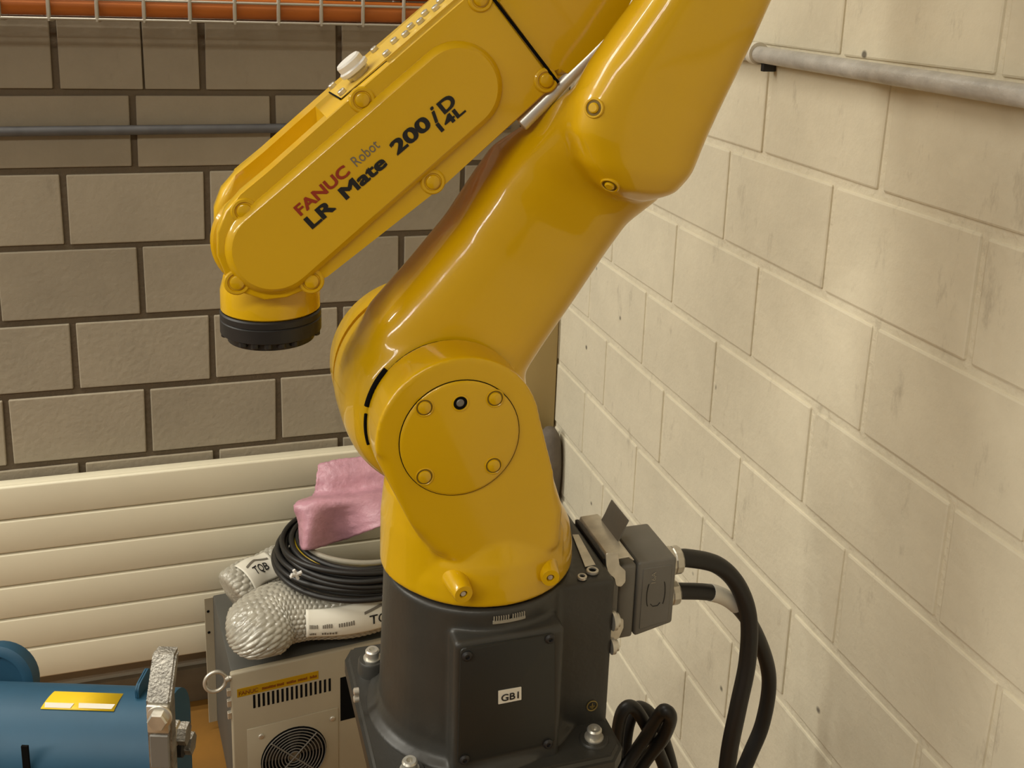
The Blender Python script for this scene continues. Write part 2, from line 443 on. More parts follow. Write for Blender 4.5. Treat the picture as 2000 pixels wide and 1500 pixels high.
# ------------------------------------------------------------------ cable tray with orange cables
TY = 2.0
tz = PY(350, 41, TY).z
t = empty('cable_tray', (0, TY+0.05, tz), 'galvanised wire mesh cable tray along the grey block wall', 'tray')
for yy in (TY, TY+0.05, TY+0.10):
    tubeo('long_wire', [(-1.5, yy, tz), (0, yy, tz), (0.69, yy, tz)], 0.0025, M_WIRE, t, 8, 2)
for zz in (0.035, 0.07):
    for yy in (TY, TY+0.10):
        tubeo('long_wire', [(-1.5, yy, tz+zz), (0, yy, tz+zz), (0.69, yy, tz+zz)], 0.0025, M_WIRE, t, 8, 2)
xw = PY(94.5, 20, TY).x; dx = (PY(709, 20, TY).x-xw)/7
k = -16
while xw+k*dx < 0.69:
    x = xw+k*dx; k += 1
    add = [Vector((x, TY, tz+0.09)), Vector((x, TY, tz+0.045)), Vector((x, TY, tz-0.002)), Vector((x, TY+0.05, tz-0.004)), Vector((x, TY+0.10, tz-0.002)), Vector((x, TY+0.10, tz+0.045)), Vector((x, TY+0.10, tz+0.09))]
    finish('cross_wire', add_tube(nb(), add, 0.0036, 8), M_WIRE, t, 50)
for xx in (-0.9, 0.45):
    boxo('bracket', (xx-0.012, TY-0.01, tz-0.017), (xx+0.012, YB+0.002, tz-0.0065), M_WIRE, t, 0.001)
for k, (yy, zz, rr, lab) in enumerate(((TY+0.025, 0.0225, 0.0195, 'orange cable lying at the front of the wire tray'),
                                      (TY+0.071, 0.0225, 0.0195, 'orange cable lying at the back of the wire tray'),
                                      (TY+0.048, 0.063, 0.0185, 'orange cable lying on top of the others in the tray'))):
    pts = [(x_, yy+random.uniform(-.001, .001), tz+zz+0.001+(random.uniform(0, .004) if k == 3 else 0)) for x_ in (-1.5, -1.0, -0.5, -0.1, 0.3, 0.685)]
    tag(finish('orange_cable', add_tube(nb(), catmull(pts, 8), rr, 14), M_ORANGE, smooth=50), lab, 'cable', 'orange cables in the tray')

# ------------------------------------------------------------------ robot pedestal
t = empty('robot_pedestal', (0.29, 0.98, 0), 'steel pedestal column carrying the yellow robot', 'pedestal')
boxo('foot_plate', (0.14, 0.83, 0.0), (0.44, 1.13, 0.02), M_PLATE, t, 0.003)
boxo('column', (0.20, 0.90, 0.0205), (0.38, 1.07, 0.752), M_PLATE, t, 0.01)
boxo('top_plate', (0.175, 0.862, 0.7525), (0.405, 1.095, 0.7745), M_PLATE, t, 0.003)

# ------------------------------------------------------------------ robot
RX, RYc = 0.290, 0.985
robot = empty('industrial_robot', (RX, RYc, 0.775), 'yellow industrial robot arm on a charcoal base', 'robot')

# --- base
def rect_xz(pts, Y, r=0.006): return round_poly(xzs(pts, Y), r)
bm = nb()
add_lathe(bm, [(0, 0.775), (0.124, 0.775), (0.124, 0.7995), (0.1145, 0.805), (0.1095, 0.818), (0.108, 0.86), (0.105, 0.972), (0.103, 0.9755), (0, 0.9755)], (RX, RYc, 0), (0, 0, 1), 72)
add_box(bm, (0.2345, 0.869, 0.775), (0.352, 0.99, 0.953), 0.004, 2)        # flat boss of the side cover
add_box(bm, (0.300, 0.905, 0.775), (0.4225, 1.065, 0.9745), 0.004, 2)      # rear connector box
base = finish('base', bm, M_BASE, robot, 35); blend(base, 0.0022, 6)
# mounting flange with lugs
fl = [(0.166, 0.850), (0.409, 0.850), (0.425, 0.868), (0.425, 1.09), (0.405, 1.108), (0.166, 1.108), (0.156, 1.09), (0.156, 0.866)]
bm = nb()
A = [bm.verts.new((x, y, 0.7755)) for x, y in fl]; B = [bm.verts.new((x, y, 0.798)) for x, y in fl]
bm.faces.new(list(reversed(A))); ft = bm.faces.new(B)
for k in range(8): bm.faces.new((A[k], A[(k+1) % 8], B[(k+1) % 8], B[k]))
bmesh.ops.bevel(bm, geom=list(ft.edges), offset=0.006, segments=3, affect='EDGES')
finish('flange', bm, M_BASE, robot)
bolts = [((PZ(727, 1285, 0.815)), True), ((PZ(800, 1503, 0.80)), False), ((PZ(1160, 1440, 0.80)), False), (Vector((0.395, 1.075, 0.80)), False)]
for p, tall in bolts:
    zt = 0.815 if tall else 0.80
    lug = latheo('lug', [(0, 0), (0.019, 0), (0.0165, zt-0.778-0.002), (0.0150, zt-0.778), (0, zt-0.778)], (p.x, p.y, 0.778), (0, 0, 1), M_BASE, robot, 24)
    b_ = latheo('bolt', [(0, 0), (0.0105, 0), (0.0105, 0.0015), (0.0082, 0.0017), (0.0082, 0.010), (0.0068, 0.0118), (0.0038, 0.0118), (0.0036, 0.0075), (0, 0.0075)], (p.x, p.y, zt), (0, 0, 1), M_ZINC, robot, 20)
# cable screws on the left flange edge
p = PY(730, 1395, 0.96)
# side cover with four screws and tag
YC = 0.8685
cov = [(899, 1266), (1083, 1236), (1083, 1449), (893, 1492)]
bm = add_prism(nb(), round_poly(xzs(cov, YC), 0.006), YC-0.0015, YC+0.006, 0.0012, 2, False)
cover = finish('side_cover', bm, M_COVER, robot)
for (x, y) in ((912, 1281), (1074, 1247), (1070, 1452), (907, 1483)):
    p = PY(x, y, YC-0.0016)
    s = latheo('screw', [(0, 0), (0.0055, 0), (0.0055, 0.0012), (0.0035, 0.003), (0.0022, 0.003), (0.002, 0.0012), (0, 0.0012)], p, (0, -1, 0), M_BLACK, cover, 18)
def poly_plate(name, px, Y, th, mt, par, r=0.0005):
    bm = add_prism(nb(), round_poly(xzs(px, Y), r, 3), Y-th, Y, 0)
    return finish(name, bm, mt, par)
def flat_text(name, body, a, b, hgt, mt, par, off=0.0, up=None, depth=0.0004, italic=0.0, bold=0.0):
    """text whose baseline runs from a to b (world points), cap height hgt, facing the side given by up x direction."""
    cu = bpy.data.curves.new(name, 'FONT'); cu.body = body; cu.extrude = 0.0; cu.offset = off; cu.resolution_u = 4; cu.shear = italic
    o = bpy.data.objects.new(name, cu); COL.objects.link(o)
    bpy.context.view_layer.update()
    dg = bpy.context.evaluated_depsgraph_get()
    me = bpy.data.meshes.new_from_object(o.evaluated_get(dg))
    bpy.data.objects.remove(o); bpy.data.curves.remove(cu)
    xs = [v.co.x for v in me.vertices]; ys = [v.co.y for v in me.vertices]
    x0, x1 = min(xs), max(xs); cap = 0.70
    e1 = (b-a); L = e1.length; e1 = e1/L
    upd = Vector(up); e2 = (upd - e1*upd.dot(e1)).normalized(); e3 = e1.cross(e2)
    bm = nb()
    for kk_, (sx, sy) in enumerate(((-1, -1), (1, -1), (1, 1), (-1, 1), (0, 0)) if bold else ((0, 0),)):
        me2 = me.copy(); me2.transform(Matrix.Translation((sx*bold, sy*bold*0.8, kk_*0.00006))); bm.from_mesh(me2); bpy.data.meshes.remove(me2)
    bpy.data.meshes.remove(me)
    for v in bm.verts:
        v.co = a + e1*((v.co.x-x0)/(x1-x0)*L) + e2*(v.co.y/cap*hgt) + e3*v.co.z
    g = bmesh.ops.extrude_face_region(bm, geom=bm.faces[:])
    for v in [e for e in g['geom'] if isinstance(e, bmesh.types.BMVert)]: v.co += e3*depth
    o = finish(name, bm, mt, par, 0)
    return o
lab = poly_plate('name_tag', [(973, 1349), (1018, 1341), (1018, 1366), (973, 1375)], YC-0.0016, 0.0006, M_WHITE, cover)
flat_text('lettering', 'GB1', PY(979, 1370, YC-0.0024), PY(1013, 1363, YC-0.0024), 0.0078, M_INK, cover, 0.012, (0, 0, 1))
# earth mark
pe = PY(1156, 1378, 0.9045)
em = latheo('earth_mark', [(0.0066, 0), (0.0066, 0.001), (0.0060, 0.0013), (0.0054, 0.0010), (0.0052, 0)], pe, (0, -1, 0), M_EARTH, robot, 24)
bm = nb()
add_box(bm, (pe.x-0.0005, pe.y-0.0016, pe.z), (pe.x+0.0005, pe.y-0.0006, pe.z+0.0036))
for k, w_ in enumerate((0.0032, 0.0022, 0.0012)):
    add_box(bm, (pe.x-w_, pe.y-0.0016, pe.z-0.0004-k*0.0013), (pe.x+w_, pe.y-0.0006, pe.z+0.0002-k*0.0013))
finish('earth_symbol', bm, M_EARTH, em)
# scale plate under the rim (vernier marks)
def on_cyl(ang, z, r): return Vector((RX+r*math.sin(ang), RYc-r*math.cos(ang), z))
bm = nb(); N = 14
for k in range(N):
    for a0, a1, z0_, z1_ in ((0, 1, 0.9625, 0.9655),):
        aa = -0.13+0.33*k/N; ab = -0.13+0.33*(k+1)/N
        vs = [bm.verts.new(on_cyl(a, z, 0.1068)) for a, z in ((aa, z0_), (ab, z0_), (ab, z1_), (aa, z1_))]
        bm.faces.new(vs)
    aa = -0.13+0.33*(k+0.3)/N; ab = -0.13+0.33*(k+0.7)/N
    if k != 7:
        vs = [bm.verts.new(on_cyl(a, z, 0.1068)) for a, z in ((aa, 0.9655), (ab, 0.9655), (ab, 0.9705), (aa, 0.9705))]
        bm.faces.new(vs)
sc_ = finish('scale_plate', bm, M_GCAB, robot, 0)
so = sc_.modifiers.new('th', 'SOLIDIFY'); so.thickness = 0.0016; so.offset = 0
# box top: label strip and two sockets
zt = 0.9757
pts = [PZ(1118, 1045, zt), PZ(1130, 1045, zt), PZ(1163, 1104, zt), PZ(1143, 1108, zt)]
bm = nb(); A = [bm.verts.new(p) for p in pts]; B = [bm.verts.new(p+Vector((0, 0, 0.0008))) for p in pts]
bm.faces.new(B); bm.faces.new(list(reversed(A)))
for k in range(4): bm.faces.new((A[k], A[(k+1) % 4], B[(k+1) % 4], B[k]))
finish('label_strip', bm, M_ZINC, robot, 0)
for (x, y, r) in ((1157, 1117, 0.0068), (1137, 1129, 0.0052)):
    p = PZ(x, y, zt)
    s = latheo('air_port', [(r, 0), (r, 0.0025), (r*0.9, 0.003), (r*0.62, 0.003), (r*0.6, 0.0002)], p, (0, 0, 1), M_ZINC, robot, 24)
    latheo('port_hole', [(0, 0.0012), (r*0.62, 0.0012)], p, (0, 0, 1), M_DARK, s, 24)
# air fittings on the right side of the box
for (x, y, r) in ((1196, 1212, 0.011), (1194, 1262, 0.009)):
    p = PX(x, y, 0.4235)
    f_ = latheo('air_fitting', [(0, 0), (r, 0), (r, 0.004), (r*0.7, 0.0045), (r*0.7, 0.008), (0, 0.008)], (0.4225, p.y, p.z), (1, 0, 0), M_ZINC, robot, 20)
for (x, y) in ((698, 1350), (712, 1362)):
    p = PY(x, y, 0.99)
    latheo('cable_screw', [(0, 0), (0.004, 0), (0.004, 0.005), (0.0025, 0.006), (0, 0.006)], (0.157, p.y, p.z), (-1, 0, 0), M_ZINC, robot, 14)

# --- turret
JX, JZ = PY(897, 853, 0.9).x, PY(897, 853, 0.9).z
bm = nb()
add_lathe(bm, [(0, 0.978), (0.1025, 0.978), (0.104, 0.981), (0.1035, 0.998), (0.100, 1.02), (0.088, 1.042), (0.070, 1.05), (0, 1.052)], (RX, RYc, 0), (0, 0, 1), 72)
ck = []
for k in range(25):                                                       # near cheek around the J2 axis
    a = PI*1.07 - k*(PI*1.02)/24
    ck.append((JX+0.0835*math.cos(a), JZ+0.0835*math.sin(a)))
low = xzs([(1083, 925), (1107, 1000), (1100, 1075), (1040, 1120), (930, 1130), (848, 1090), (822, 1062), (800, 1022)], 0.895)
add_prism(bm, ck+low, 0.897, 0.952, 0.013, 4, False)
# web joining cheek and drum
add_prism(bm, xzs([(790, 960), (1060, 900), (1105, 1040), (1100, 1110), (940, 1150), (850, 1100)], 0.91), 0.91, 1.0, 0.004, 2)
add_lathe(bm, [(0, 0.98), (0.086, 0.98), (0.0855, 1.04), (0.082, 1.075), (0.072, 1.084), (0, 1.086)], (RX-0.0235, RYc, 0), (0, 0, 1), 60)
turret = finish('turret', bm, M_YEL, robot, 40); blend(turret, 0.0022, 9)
# round cover on the J2 axis
def jdisc(name, x, y, Yf, prof, mt, par, n=32):
    p = PY(x, y, Yf); return latheo(name, prof, p, (0, -1, 0), mt, par, n)
dc = latheo('joint_cover', [(0, -0.004), (0.0602, -0.004), (0.0602, 0.0012), (0.0590, 0.0024), (0.057, 0.0028), (0, 0.0028)], (JX, 0.897, JZ), (0, -1, 0), M_YEL, robot, 64)
gr = latheo('seam_ring', [(0.0600, -0.003), (0.0600, 0.0006), (0.0610, 0.0006), (0.0610, -0.003)], (JX, 0.897, JZ), (0, -1, 0), M_DARK, robot, 64)
cap = [(0.0094, 0), (0.0094, 0.0006), (0.0086, 0.0009), (0.0078, 0.0002), (0.0066, 0.0002), (0.0062, 0.0018), (0.0045, 0.0026), (0, 0.0026)]
for (x, y) in ((829, 796), (967, 778), (829, 931), (964, 909)):
    jdisc('screw_cap', x, y, 0.8942, cap, M_YEL, dc, 24)
    jdisc('cap_shade_ring', x, y, 0.8942, [(0.0079, 0.0003), (0.0064, 0.0003)], M_DARKY, dc, 24)  # flat dark ring, paints the recess shade around the cap
h_ = jdisc('fill_port', 899, 787, 0.8942, [(0.0088, 0), (0.0088, 0.0006), (0.0070, 0.0008), (0.0068, -0.001)], M_YEL, dc, 24)
jdisc('port_hole', 899, 787, 0.8942, [(0, 0.0002), (0.0069, 0.0002)], M_DARK, dc, 20)
jdisc('port_plug', 899, 787, 0.8942, [(0, 0.0010), (0.0030, 0.0010), (0.0040, 0.0002)], M_PLATE, dc, 14)
# bosses at the foot of the turret
for (x, y, tx, ty) in ((905, 1160, 868, 1132), (1075, 1128, 1092, 1100)):
    Yb_ = 0.8755 if x < 1000 else 0.885
    p = PY(x, y, Yb_); q = PY(tx, ty, Yb_+0.035)
    d = Vector((0.06 if x < 1000 else -0.12, -1, -0.04)).normalized()
    bmm = nb()
    add_lathe(bmm, [(0, -0.034), (0.0140, -0.034), (0.0112, -0.012), (0.0098, 0), (0.0092, 0.0012), (0.0042, 0.0012), (0.004, -0.004), (0, -0.004)], p, d, 28)
    b_ = finish('bump_stop_boss', bmm, M_YEL, robot, 40)
    latheo('boss_screw', [(0, 0.0), (0.0026, 0.0), (0.0039, -0.0035)], p, d, M_ZINC, b_, 14)

# --- upper arm (one casting: lower lobe, tube, elbow bulge)
bm = nb()
add_lathe(bm, [(0, 0), (0.082, 0), (0.092, 0.012), (0.0995, 0.035), (0.101, 0.06), (0.100, 0.120), (0.096, 0.130), (0, 0.130)], (JX, 0.956, JZ), (0, 1, 0), 72)
def sec(l, r_, yl, yr, yn, yf):
    a = PY(l[0], l[1], yl); b = PY(r_[0], r_[1], yr); return ((a.x, a.z), (b.x, b.z), yn, yf)
secs = [sec((680, 690), (965, 850), 1.04, 0.985, 0.957, 1.086),
        sec((720, 600), (1008, 764), 1.04, 0.985, 0.957, 1.086),
        sec((800, 510), (1068, 670), 1.04, 0.985, 0.957, 1.086),
        sec((872, 423), (1128, 582), 1.04, 0.985, 0.956, 1.086),
        sec((925, 340), (1180, 496), 1.04, 0.985, 0.950, 1.085),
        sec((962, 282), (1215, 432), 1.04, 0.985, 0.938, 1.080),
        sec((1030, 235), (1255, 372), 1.00, 0.985, 0.912, 1.030),
        sec((1100, 180), (1300, 300), 0.95, 0.95, 0.888, 0.970),
        sec((1190, 120), (1330, 240), 0.93, 0.93, 0.885, 0.950)]
add_loft(bm, secs, 48, 3.6)
YE = 0.925
esec = [sec((1188, 378), (1250, 392), YE, YE, 0.905, 0.955),
        sec((1150, 352), (1300, 368), YE, YE, 0.882, 0.960),
        sec((1118, 310), (1328, 330), YE, YE, 0.873, 0.960),
        sec((1098, 250), (1354, 262), YE, YE, 0.870, 0.960),
        sec((1112, 190), (1380, 203), YE, YE, 0.869, 0.957),
        sec((1150, 120), (1415, 128), YE, YE, 0.868, 0.955),
        sec((1192, 60), (1445, 64), YE, YE, 0.868, 0.955),
        sec((1238, -5), (1474, -5), YE, YE, 0.868, 0.950),
        sec((1340, -180), (1555, -165), YE, YE, 0.868, 0.950),
        sec((1390, -290), (1568, -255), YE, YE, 0.870, 0.950),
        sec((1450, -360), (1570, -330), YE, YE, 0.885, 0.945)]
add_loft(bm, esec, 48, 3.2)
arm = finish('upper_arm', bm, M_YEL, robot, 40); blend(arm, 0.0024, 60)
far = latheo('motor_cover', [(0, 0), (0.098, 0), (0.098, 0.010), (0.0965, 0.040), (0.090, 0.054), (0.076, 0.060), (0, 0.060)], (JX, 1.0875, JZ), (0, 1, 0), M_YEL, robot, 72)
seam = latheo('seal_ring', [(0.0800, 0), (0.0805, 0.0005), (0.0805, 0.004), (0.0800, 0.0045)], (JX, 0.9525, JZ), (0, 1, 0), M_DARK, robot, 72)
# dark slots in the seam on the left of the joint
for a0, a1, w_ in ((2.42, 2.92, 0.0034), (3.02, 3.42, 0.0017)):
    pts = [Vector((JX+0.0842*math.cos(a), 0.9515, JZ+0.0842*math.sin(a))) for a in [a0+(a1-a0)*k/14 for k in range(15)]]
    finish('slot', add_tube(nb(), pts, w_, 8), M_DARK, robot, 50)
# screw pockets on the elbow bulge
from mathutils.bvhtree import BVHTree
bpy.context.view_layer.update()
_dg = bpy.context.evaluated_depsgraph_get()
_t = BVHTree.FromObject(arm, _dg)
for (x, y) in ((1160, 211), (1191, 362)):
    p, d, _i, _d = _t.ray_cast(CAM, ray(x, y).normalized())
    if d.dot(ray(x, y)) > 0: d = -d
    pk = latheo('screw_pocket', [(0.0098, -0.006), (0.0098, 0.0003), (0.0090, 0.0012), (0.0080, 0.0012), (0.0074, 0.0004)], p, d, M_YEL, robot, 24)
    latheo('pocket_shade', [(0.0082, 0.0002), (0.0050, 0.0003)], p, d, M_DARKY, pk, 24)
    latheo('pocket_screw', [(0, 0.0026), (0.0038, 0.0026), (0.0050, 0.0014), (0.0052, -0.002)], p, d, M_YEL, pk, 18)

# --- forearm
YN, YFAR = 0.958, 1.088
fore_px = [(1130, 128), (1088, 166), (872, 358), (640, 540), (600, 566), (560, 582), (516, 587), (474, 573), (442, 543), (424, 500), (424, 455), (440, 413), (470, 380), (528, 332), (620, 250), (763, 124), (906, 0), (1020, -100)]
full = xzs(fore_px, YN)
seam_a, seam_b = PY(965, 0, YN), PY(1087, 158, YN)
# near side cover plate (ends at the seam) with its raised panel
side_px = [(1087, 165), (872, 358), (640, 540), (600, 566), (560, 582), (516, 587), (474, 573), (442, 543), (424, 500), (424, 455), (440, 413), (470, 380), (528, 332), (620, 250), (763, 124), (906, 0), (940, -30)]
side = finish('side_cover', add_prism(nb(), xzs(side_px, YN), YN, YN+0.024, 0.0022, 3, True), M_YEL, robot, 30)
c1, c2 = PY(535, 484, YN), PY(893, 172, YN)
rings = []
bm = nb()
for yy, rr in ((YN+0.002, 0.0450), (YN-0.0012, 0.0450), (YN-0.0022, 0.0446), (YN-0.0068, 0.0398), (YN-0.0075, 0.0386)):
    rings.append([bm.verts.new((x, yy, z)) for x, z in stadium((c1.x, c1.z), (c2.x, c2.z), rr, rr, 20)])
for A, B in zip(rings, rings[1:]):
    for k in range(len(A)): bm.faces.new((A[k], A[(k+1) % len(A)], B[(k+1) % len(A)], B[k]))
bm.faces.new(rings[0]); bm.faces.new(rings[-1])
panel = finish('raised_panel', bm, M_YEL, side, 25)
pad = [(0.0125, -0.002), (0.0125, 0.0008), (0.0112, 0.0020), (0.0090, 0.0020), (0.0084, 0.0006), (0.0072, 0.0006), (0.0066, 0.0030), (0.0050, 0.0040), (0, 0.0040)]
for (x, y) in ((477, 412), (463, 551), (608, 549), (845, 355), (707, 195), (1066, 157), (938, -2)):
    jdisc('bolt_pad', x, y, YN, pad, M_YEL, side, 24)
for (x, y) in ((530, 407), (621, 501)):
    jdisc('pin_hole', x, y, YN-0.0001, [(0, 0.0004), (0.0017, 0.0004), (0.0020, 0)], M_DARK, side, 12)
# far side plate and the bridge between the plates
farpl = [PY(x, y, YN) for (x, y) in fore_px]
fp = [(p.x, p.z) for p in farpl]
finish('far_cover', add_prism(nb(), fp, YFAR-0.034, YFAR, 0.010, 4), M_YEL, robot, 30)
def lerp2(a, b, s): return (a[0]+(b[0]-a[0])*s, a[1]+(b[1]-a[1])*s)
br_px = [(1130, 128), (872, 358), (700, 495), (610, 520), (560, 480), (600, 400), (648, 330), (640, 232), (763, 124), (906, 0), (1020, -100)]
finish('forearm', add_prism(nb(), xzs(br_px, YN), YN+0.006, YFAR-0.03, 0.002, 2), M_YEL, robot, 30)
# wrist drum between the plates
w = PY(520, 486, YN)
latheo('wrist_drum', [(0, 0), (0.040, 0), (0.0475, 0.003), (0.0475, 0.024), (0.040, 0.027), (0, 0.027)], (w.x, YN+0.026, w.z), (0, 1, 0), M_YEL, robot, 48)
latheo('wrist_rim', [(0.0475, 0), (0.0500, 0.002), (0.0500, 0.008), (0.0475, 0.010)], (w.x, YN+0.032, w.z), (0, 1, 0), M_YEL, robot, 48)
# seam line
d = (seam_b-seam_a).normalized()
bm = add_tube(nb(), [seam_a-d*0.03+Vector((0, -0.0012, 0)), seam_b+d*0.002+Vector((0, -0.0012, 0))], 0.0016, 8)
finish('seam', bm, M_DARK, robot, 50)
# elbow housing behind the arm bulge
hs_px = [(1092, 160), (1150, 108), (1196, 72), (1230, 10), (1262, -60), (1330, -170), (1300, -300), (1180, -330), (1040, -180), (968, -8)]
finish('elbow_housing', add_prism(nb(), round_poly(xzs(hs_px, YN), 0.012, 4), YN+0.002, YFAR-0.002, 0.008, 4), M_YEL, robot, 30)
# chrome rod under the elbow
a, b = PY(1018, 244, 0.966), PY(1180, 82, 0.966)
ax = (b-a); L_ = ax.length
latheo('steel_rod', [(0, 0), (0.0066, 0), (0.0074, 0.0012), (0.0074, L_), (0, L_)], a, ax, M_CHROME, robot, 28)

# top plate: lid, plugs and the white cap (on the lit upper face of the forearm)
e1 = (PY(906, 0, YN)-PY(620, 250, YN)); e1.y = 0; e1.normalize(); e2 = Vector((-e1.z, 0, e1.x))
if e2.z < 0: e2 = -e2
P_top = PY(763, 124, YN)
def top_hit(x, y, lift=0.0):
    """point of the forearm's upper plane seen at a pixel."""
    dd = ray(x, y); t_ = (P_top + e2*lift - CAM).dot(e2)/dd.dot(e2); return CAM + dd*t_
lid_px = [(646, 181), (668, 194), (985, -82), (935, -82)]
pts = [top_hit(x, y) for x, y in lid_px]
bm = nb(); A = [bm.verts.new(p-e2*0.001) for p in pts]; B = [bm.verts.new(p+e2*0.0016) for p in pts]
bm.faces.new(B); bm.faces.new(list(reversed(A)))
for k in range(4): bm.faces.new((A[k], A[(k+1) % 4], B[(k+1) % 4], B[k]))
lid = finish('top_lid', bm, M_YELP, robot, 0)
bm = add_tube(nb(), [pts[0]+e2*0.0012-e1*0.0008, pts[1]+e2*0.0012-e1*0.0008], 0.0009, 6)
add_tube(bm, [pts[1]+e2*0.0006+Vector((0, -0.0004, 0)), top_hit(756, 120)+e2*0.0006+Vector((0, -0.0004, 0))], 0.0004, 6)
finish('lid_gap', bm, M_DARK, lid, 50)
for (x, y) in ((651, 170), (670, 182), (733, 99), (757, 107), (772, 82), (794, 69), (804, 54), (823, 44), (832, 28), (853, 18), (862, 4), (882, -8), (891, -22)):
    p = top_hit(x, y, 0.0018)
    pl = latheo('plug', [(0, 0), (0.0042, 0), (0.0042, 0.0034), (0.0033, 0.0042), (0.0022, 0.0042), (0.0020, 0.0026), (0, 0.0026)], p, e2, M_ZINC, lid, 12)
p = top_hit(703, 146, 0.0018)
kn = latheo('cap_collar', [(0, 0), (0.0115, 0), (0.0125, 0.004), (0.0115, 0.0065), (0, 0.0065)], p, e2, M_ZINC, lid, 8, smooth=20)
latheo('white_cap', [(0, 0.0065), (0.0155, 0.0065), (0.0160, 0.008), (0.0160, 0.0105), (0.0140, 0.012), (0.0140, 0.0175), (0.0125, 0.0195), (0, 0.0200)], p, e2, M_CAPW, lid, 28)

# lettering on the raised panel
YT = YN-0.0077
def ttext(body, a, b, h, m_, bold=0.0, it=0.0, nm='lettering'):
    return flat_text(nm, body, PY(a[0], a[1], YT), PY(b[0], b[1], YT), h, m_, panel, 0.0, tuple(e2), 0.0003, it, bold)
ttext('FANUC', (588, 421), (684, 338), 0.0106, M_RED, 0.030)
ttext('Robot', (697, 326), (743, 286), 0.0104, M_INKG)
ttext('LR', (611, 446), (655, 408), 0.0124, M_INK, 0.036)
ttext('Mate', (677, 389), (756, 322), 0.0124, M_INK, 0.036)
ttext('200', (777, 302), (843, 246), 0.0132, M_INK, 0.036)
ttext('i', (851, 240), (862, 231), 0.0160, M_INK, 0.02, 0.3)
ttext('D', (869, 222), (892, 202), 0.0126, M_INK, 0.036)
ttext('14L', (863, 257), (909, 218), 0.0092, M_INK, 0.036)

# --- wrist and tool flange (points straight down)
fc = PY(529, 600, 1.02)
R_ = 0.0500
latheo('wrist_neck', [(0, 0.035), (0.046, 0.035), (0.0495, 0.022), (0.0495, 0.002), (0.047, 0.0), (0, 0.0)], fc, (0, 0, 1), M_YEL, robot, 48)
tf = latheo('tool_flange', [(0, 0), (0.049, 0), (0.0505, -0.0015), (0.0505, -0.007), (0.0495, -0.008), (0.0505, -0.009), (0.0505, -0.022), (0.047, -0.024), (0.044, -0.024), (0.0435, -0.031), (0.036, -0.033), (0, -0.033)], fc, (0, 0, 1), M_BLACK, robot, 56)
for k in range(22):
    a = 2*PI*k/22
    if (k % 7) in (5, 6): continue
    latheo('tooth', [(0, 0), (0.0042, 0), (0.0042, -0.0045), (0.0032, -0.0055), (0, -0.0055)], fc+Vector((0.0455*math.cos(a), 0.0455*math.sin(a), -0.0228)), (0, 0, 1), M_BLACK, tf, 10)

# ------------------------------------------------------------------ connector and its cables
plug = empty('connector_plug', (0.47, 0.99, 0.84), 'grey heavy connector plug with two black cables on the robot base', 'connector')
zt = 0.972
# receptacle frame on the robot base and its latch levers
boxo('receptacle', (0.4228, 0.945, 0.853), (0.446, 1.030, 0.968), M_HOOD, robot, 0.004)
hood_px = [(1188, 1092), (1243, 1092), (1320, 1092), (1314, 1216), (1244, 1243), (1188, 1252)]
YH = 0.948
hx = xzs(hood_px, YH)
x_seam = PY(1244, 1150, YH).x; x_end = PY(1318, 1150, YH).x; z_top = PY(1300, 1092, YH).z
zb = PY(1244, 1243, YH).z; ze = PY(1314, 1216, YH).z
boxo('lower_shell', (0.4465, YH+0.001, zb-0.001), (x_seam-0.0008, 1.026, z_top-0.002), M_HOOD, plug, 0.004, 3)
hp = [(x_seam, z_top), (x_end, z_top), (x_end, ze), (x_seam, zb)]
hood = finish('hood', add_prism(nb(), round_poly(hp, 0.004, 3), YH, 1.028, 0.005, 3), M_HOOD, plug, 30)
# moulded frame and mark on the hood
ins = [(x_seam+0.006, z_top-0.008), (x_end-0.006, z_top-0.008), (x_end-0.006, ze+0.004), (x_seam+0.006, zb+0.009)]
finish('hood_panel', add_prism(nb(), round_poly(ins, 0.002, 2), YH-0.0009, YH+0.001, 0.0007, 1, False), M_HOOD, hood, 30)
pm = PY(1281, 1160, YH-0.001)
bm = nb()
for sx in (-1, 1):
    add_tube(bm, [Vector((pm.x+sx*(0.010+0.0035*math.cos(a)*1.0)-sx*0.002, pm.y-0.0002, pm.z+0.016*math.sin(a))) for a in [(-1+2*k/10)*1.1 for k in range(11)]], 0.0005, 6)
add_tube(bm, [Vector((pm.x-0.006, pm.y-0.0002, pm.z-0.012)), Vector((pm.x-0.003, pm.y-0.0002, pm.z-0.0155)), Vector((pm.x+0.003, pm.y-0.0002, pm.z-0.0155)), Vector((pm.x+0.006, pm.y-0.0002, pm.z-0.012))], 0.0005, 6)
finish('moulded_mark', bm, M_COVER, hood, 50)
p = PY(1276, 1128, YH-0.0009)
flat_text('printed_size', '16A', p+Vector((0.003, -0.0004, -0.007)), p+Vector((0.003, -0.0004, 0.007)), 0.0055, M_GCAB, hood, 0.0, (-1, 0, 0))
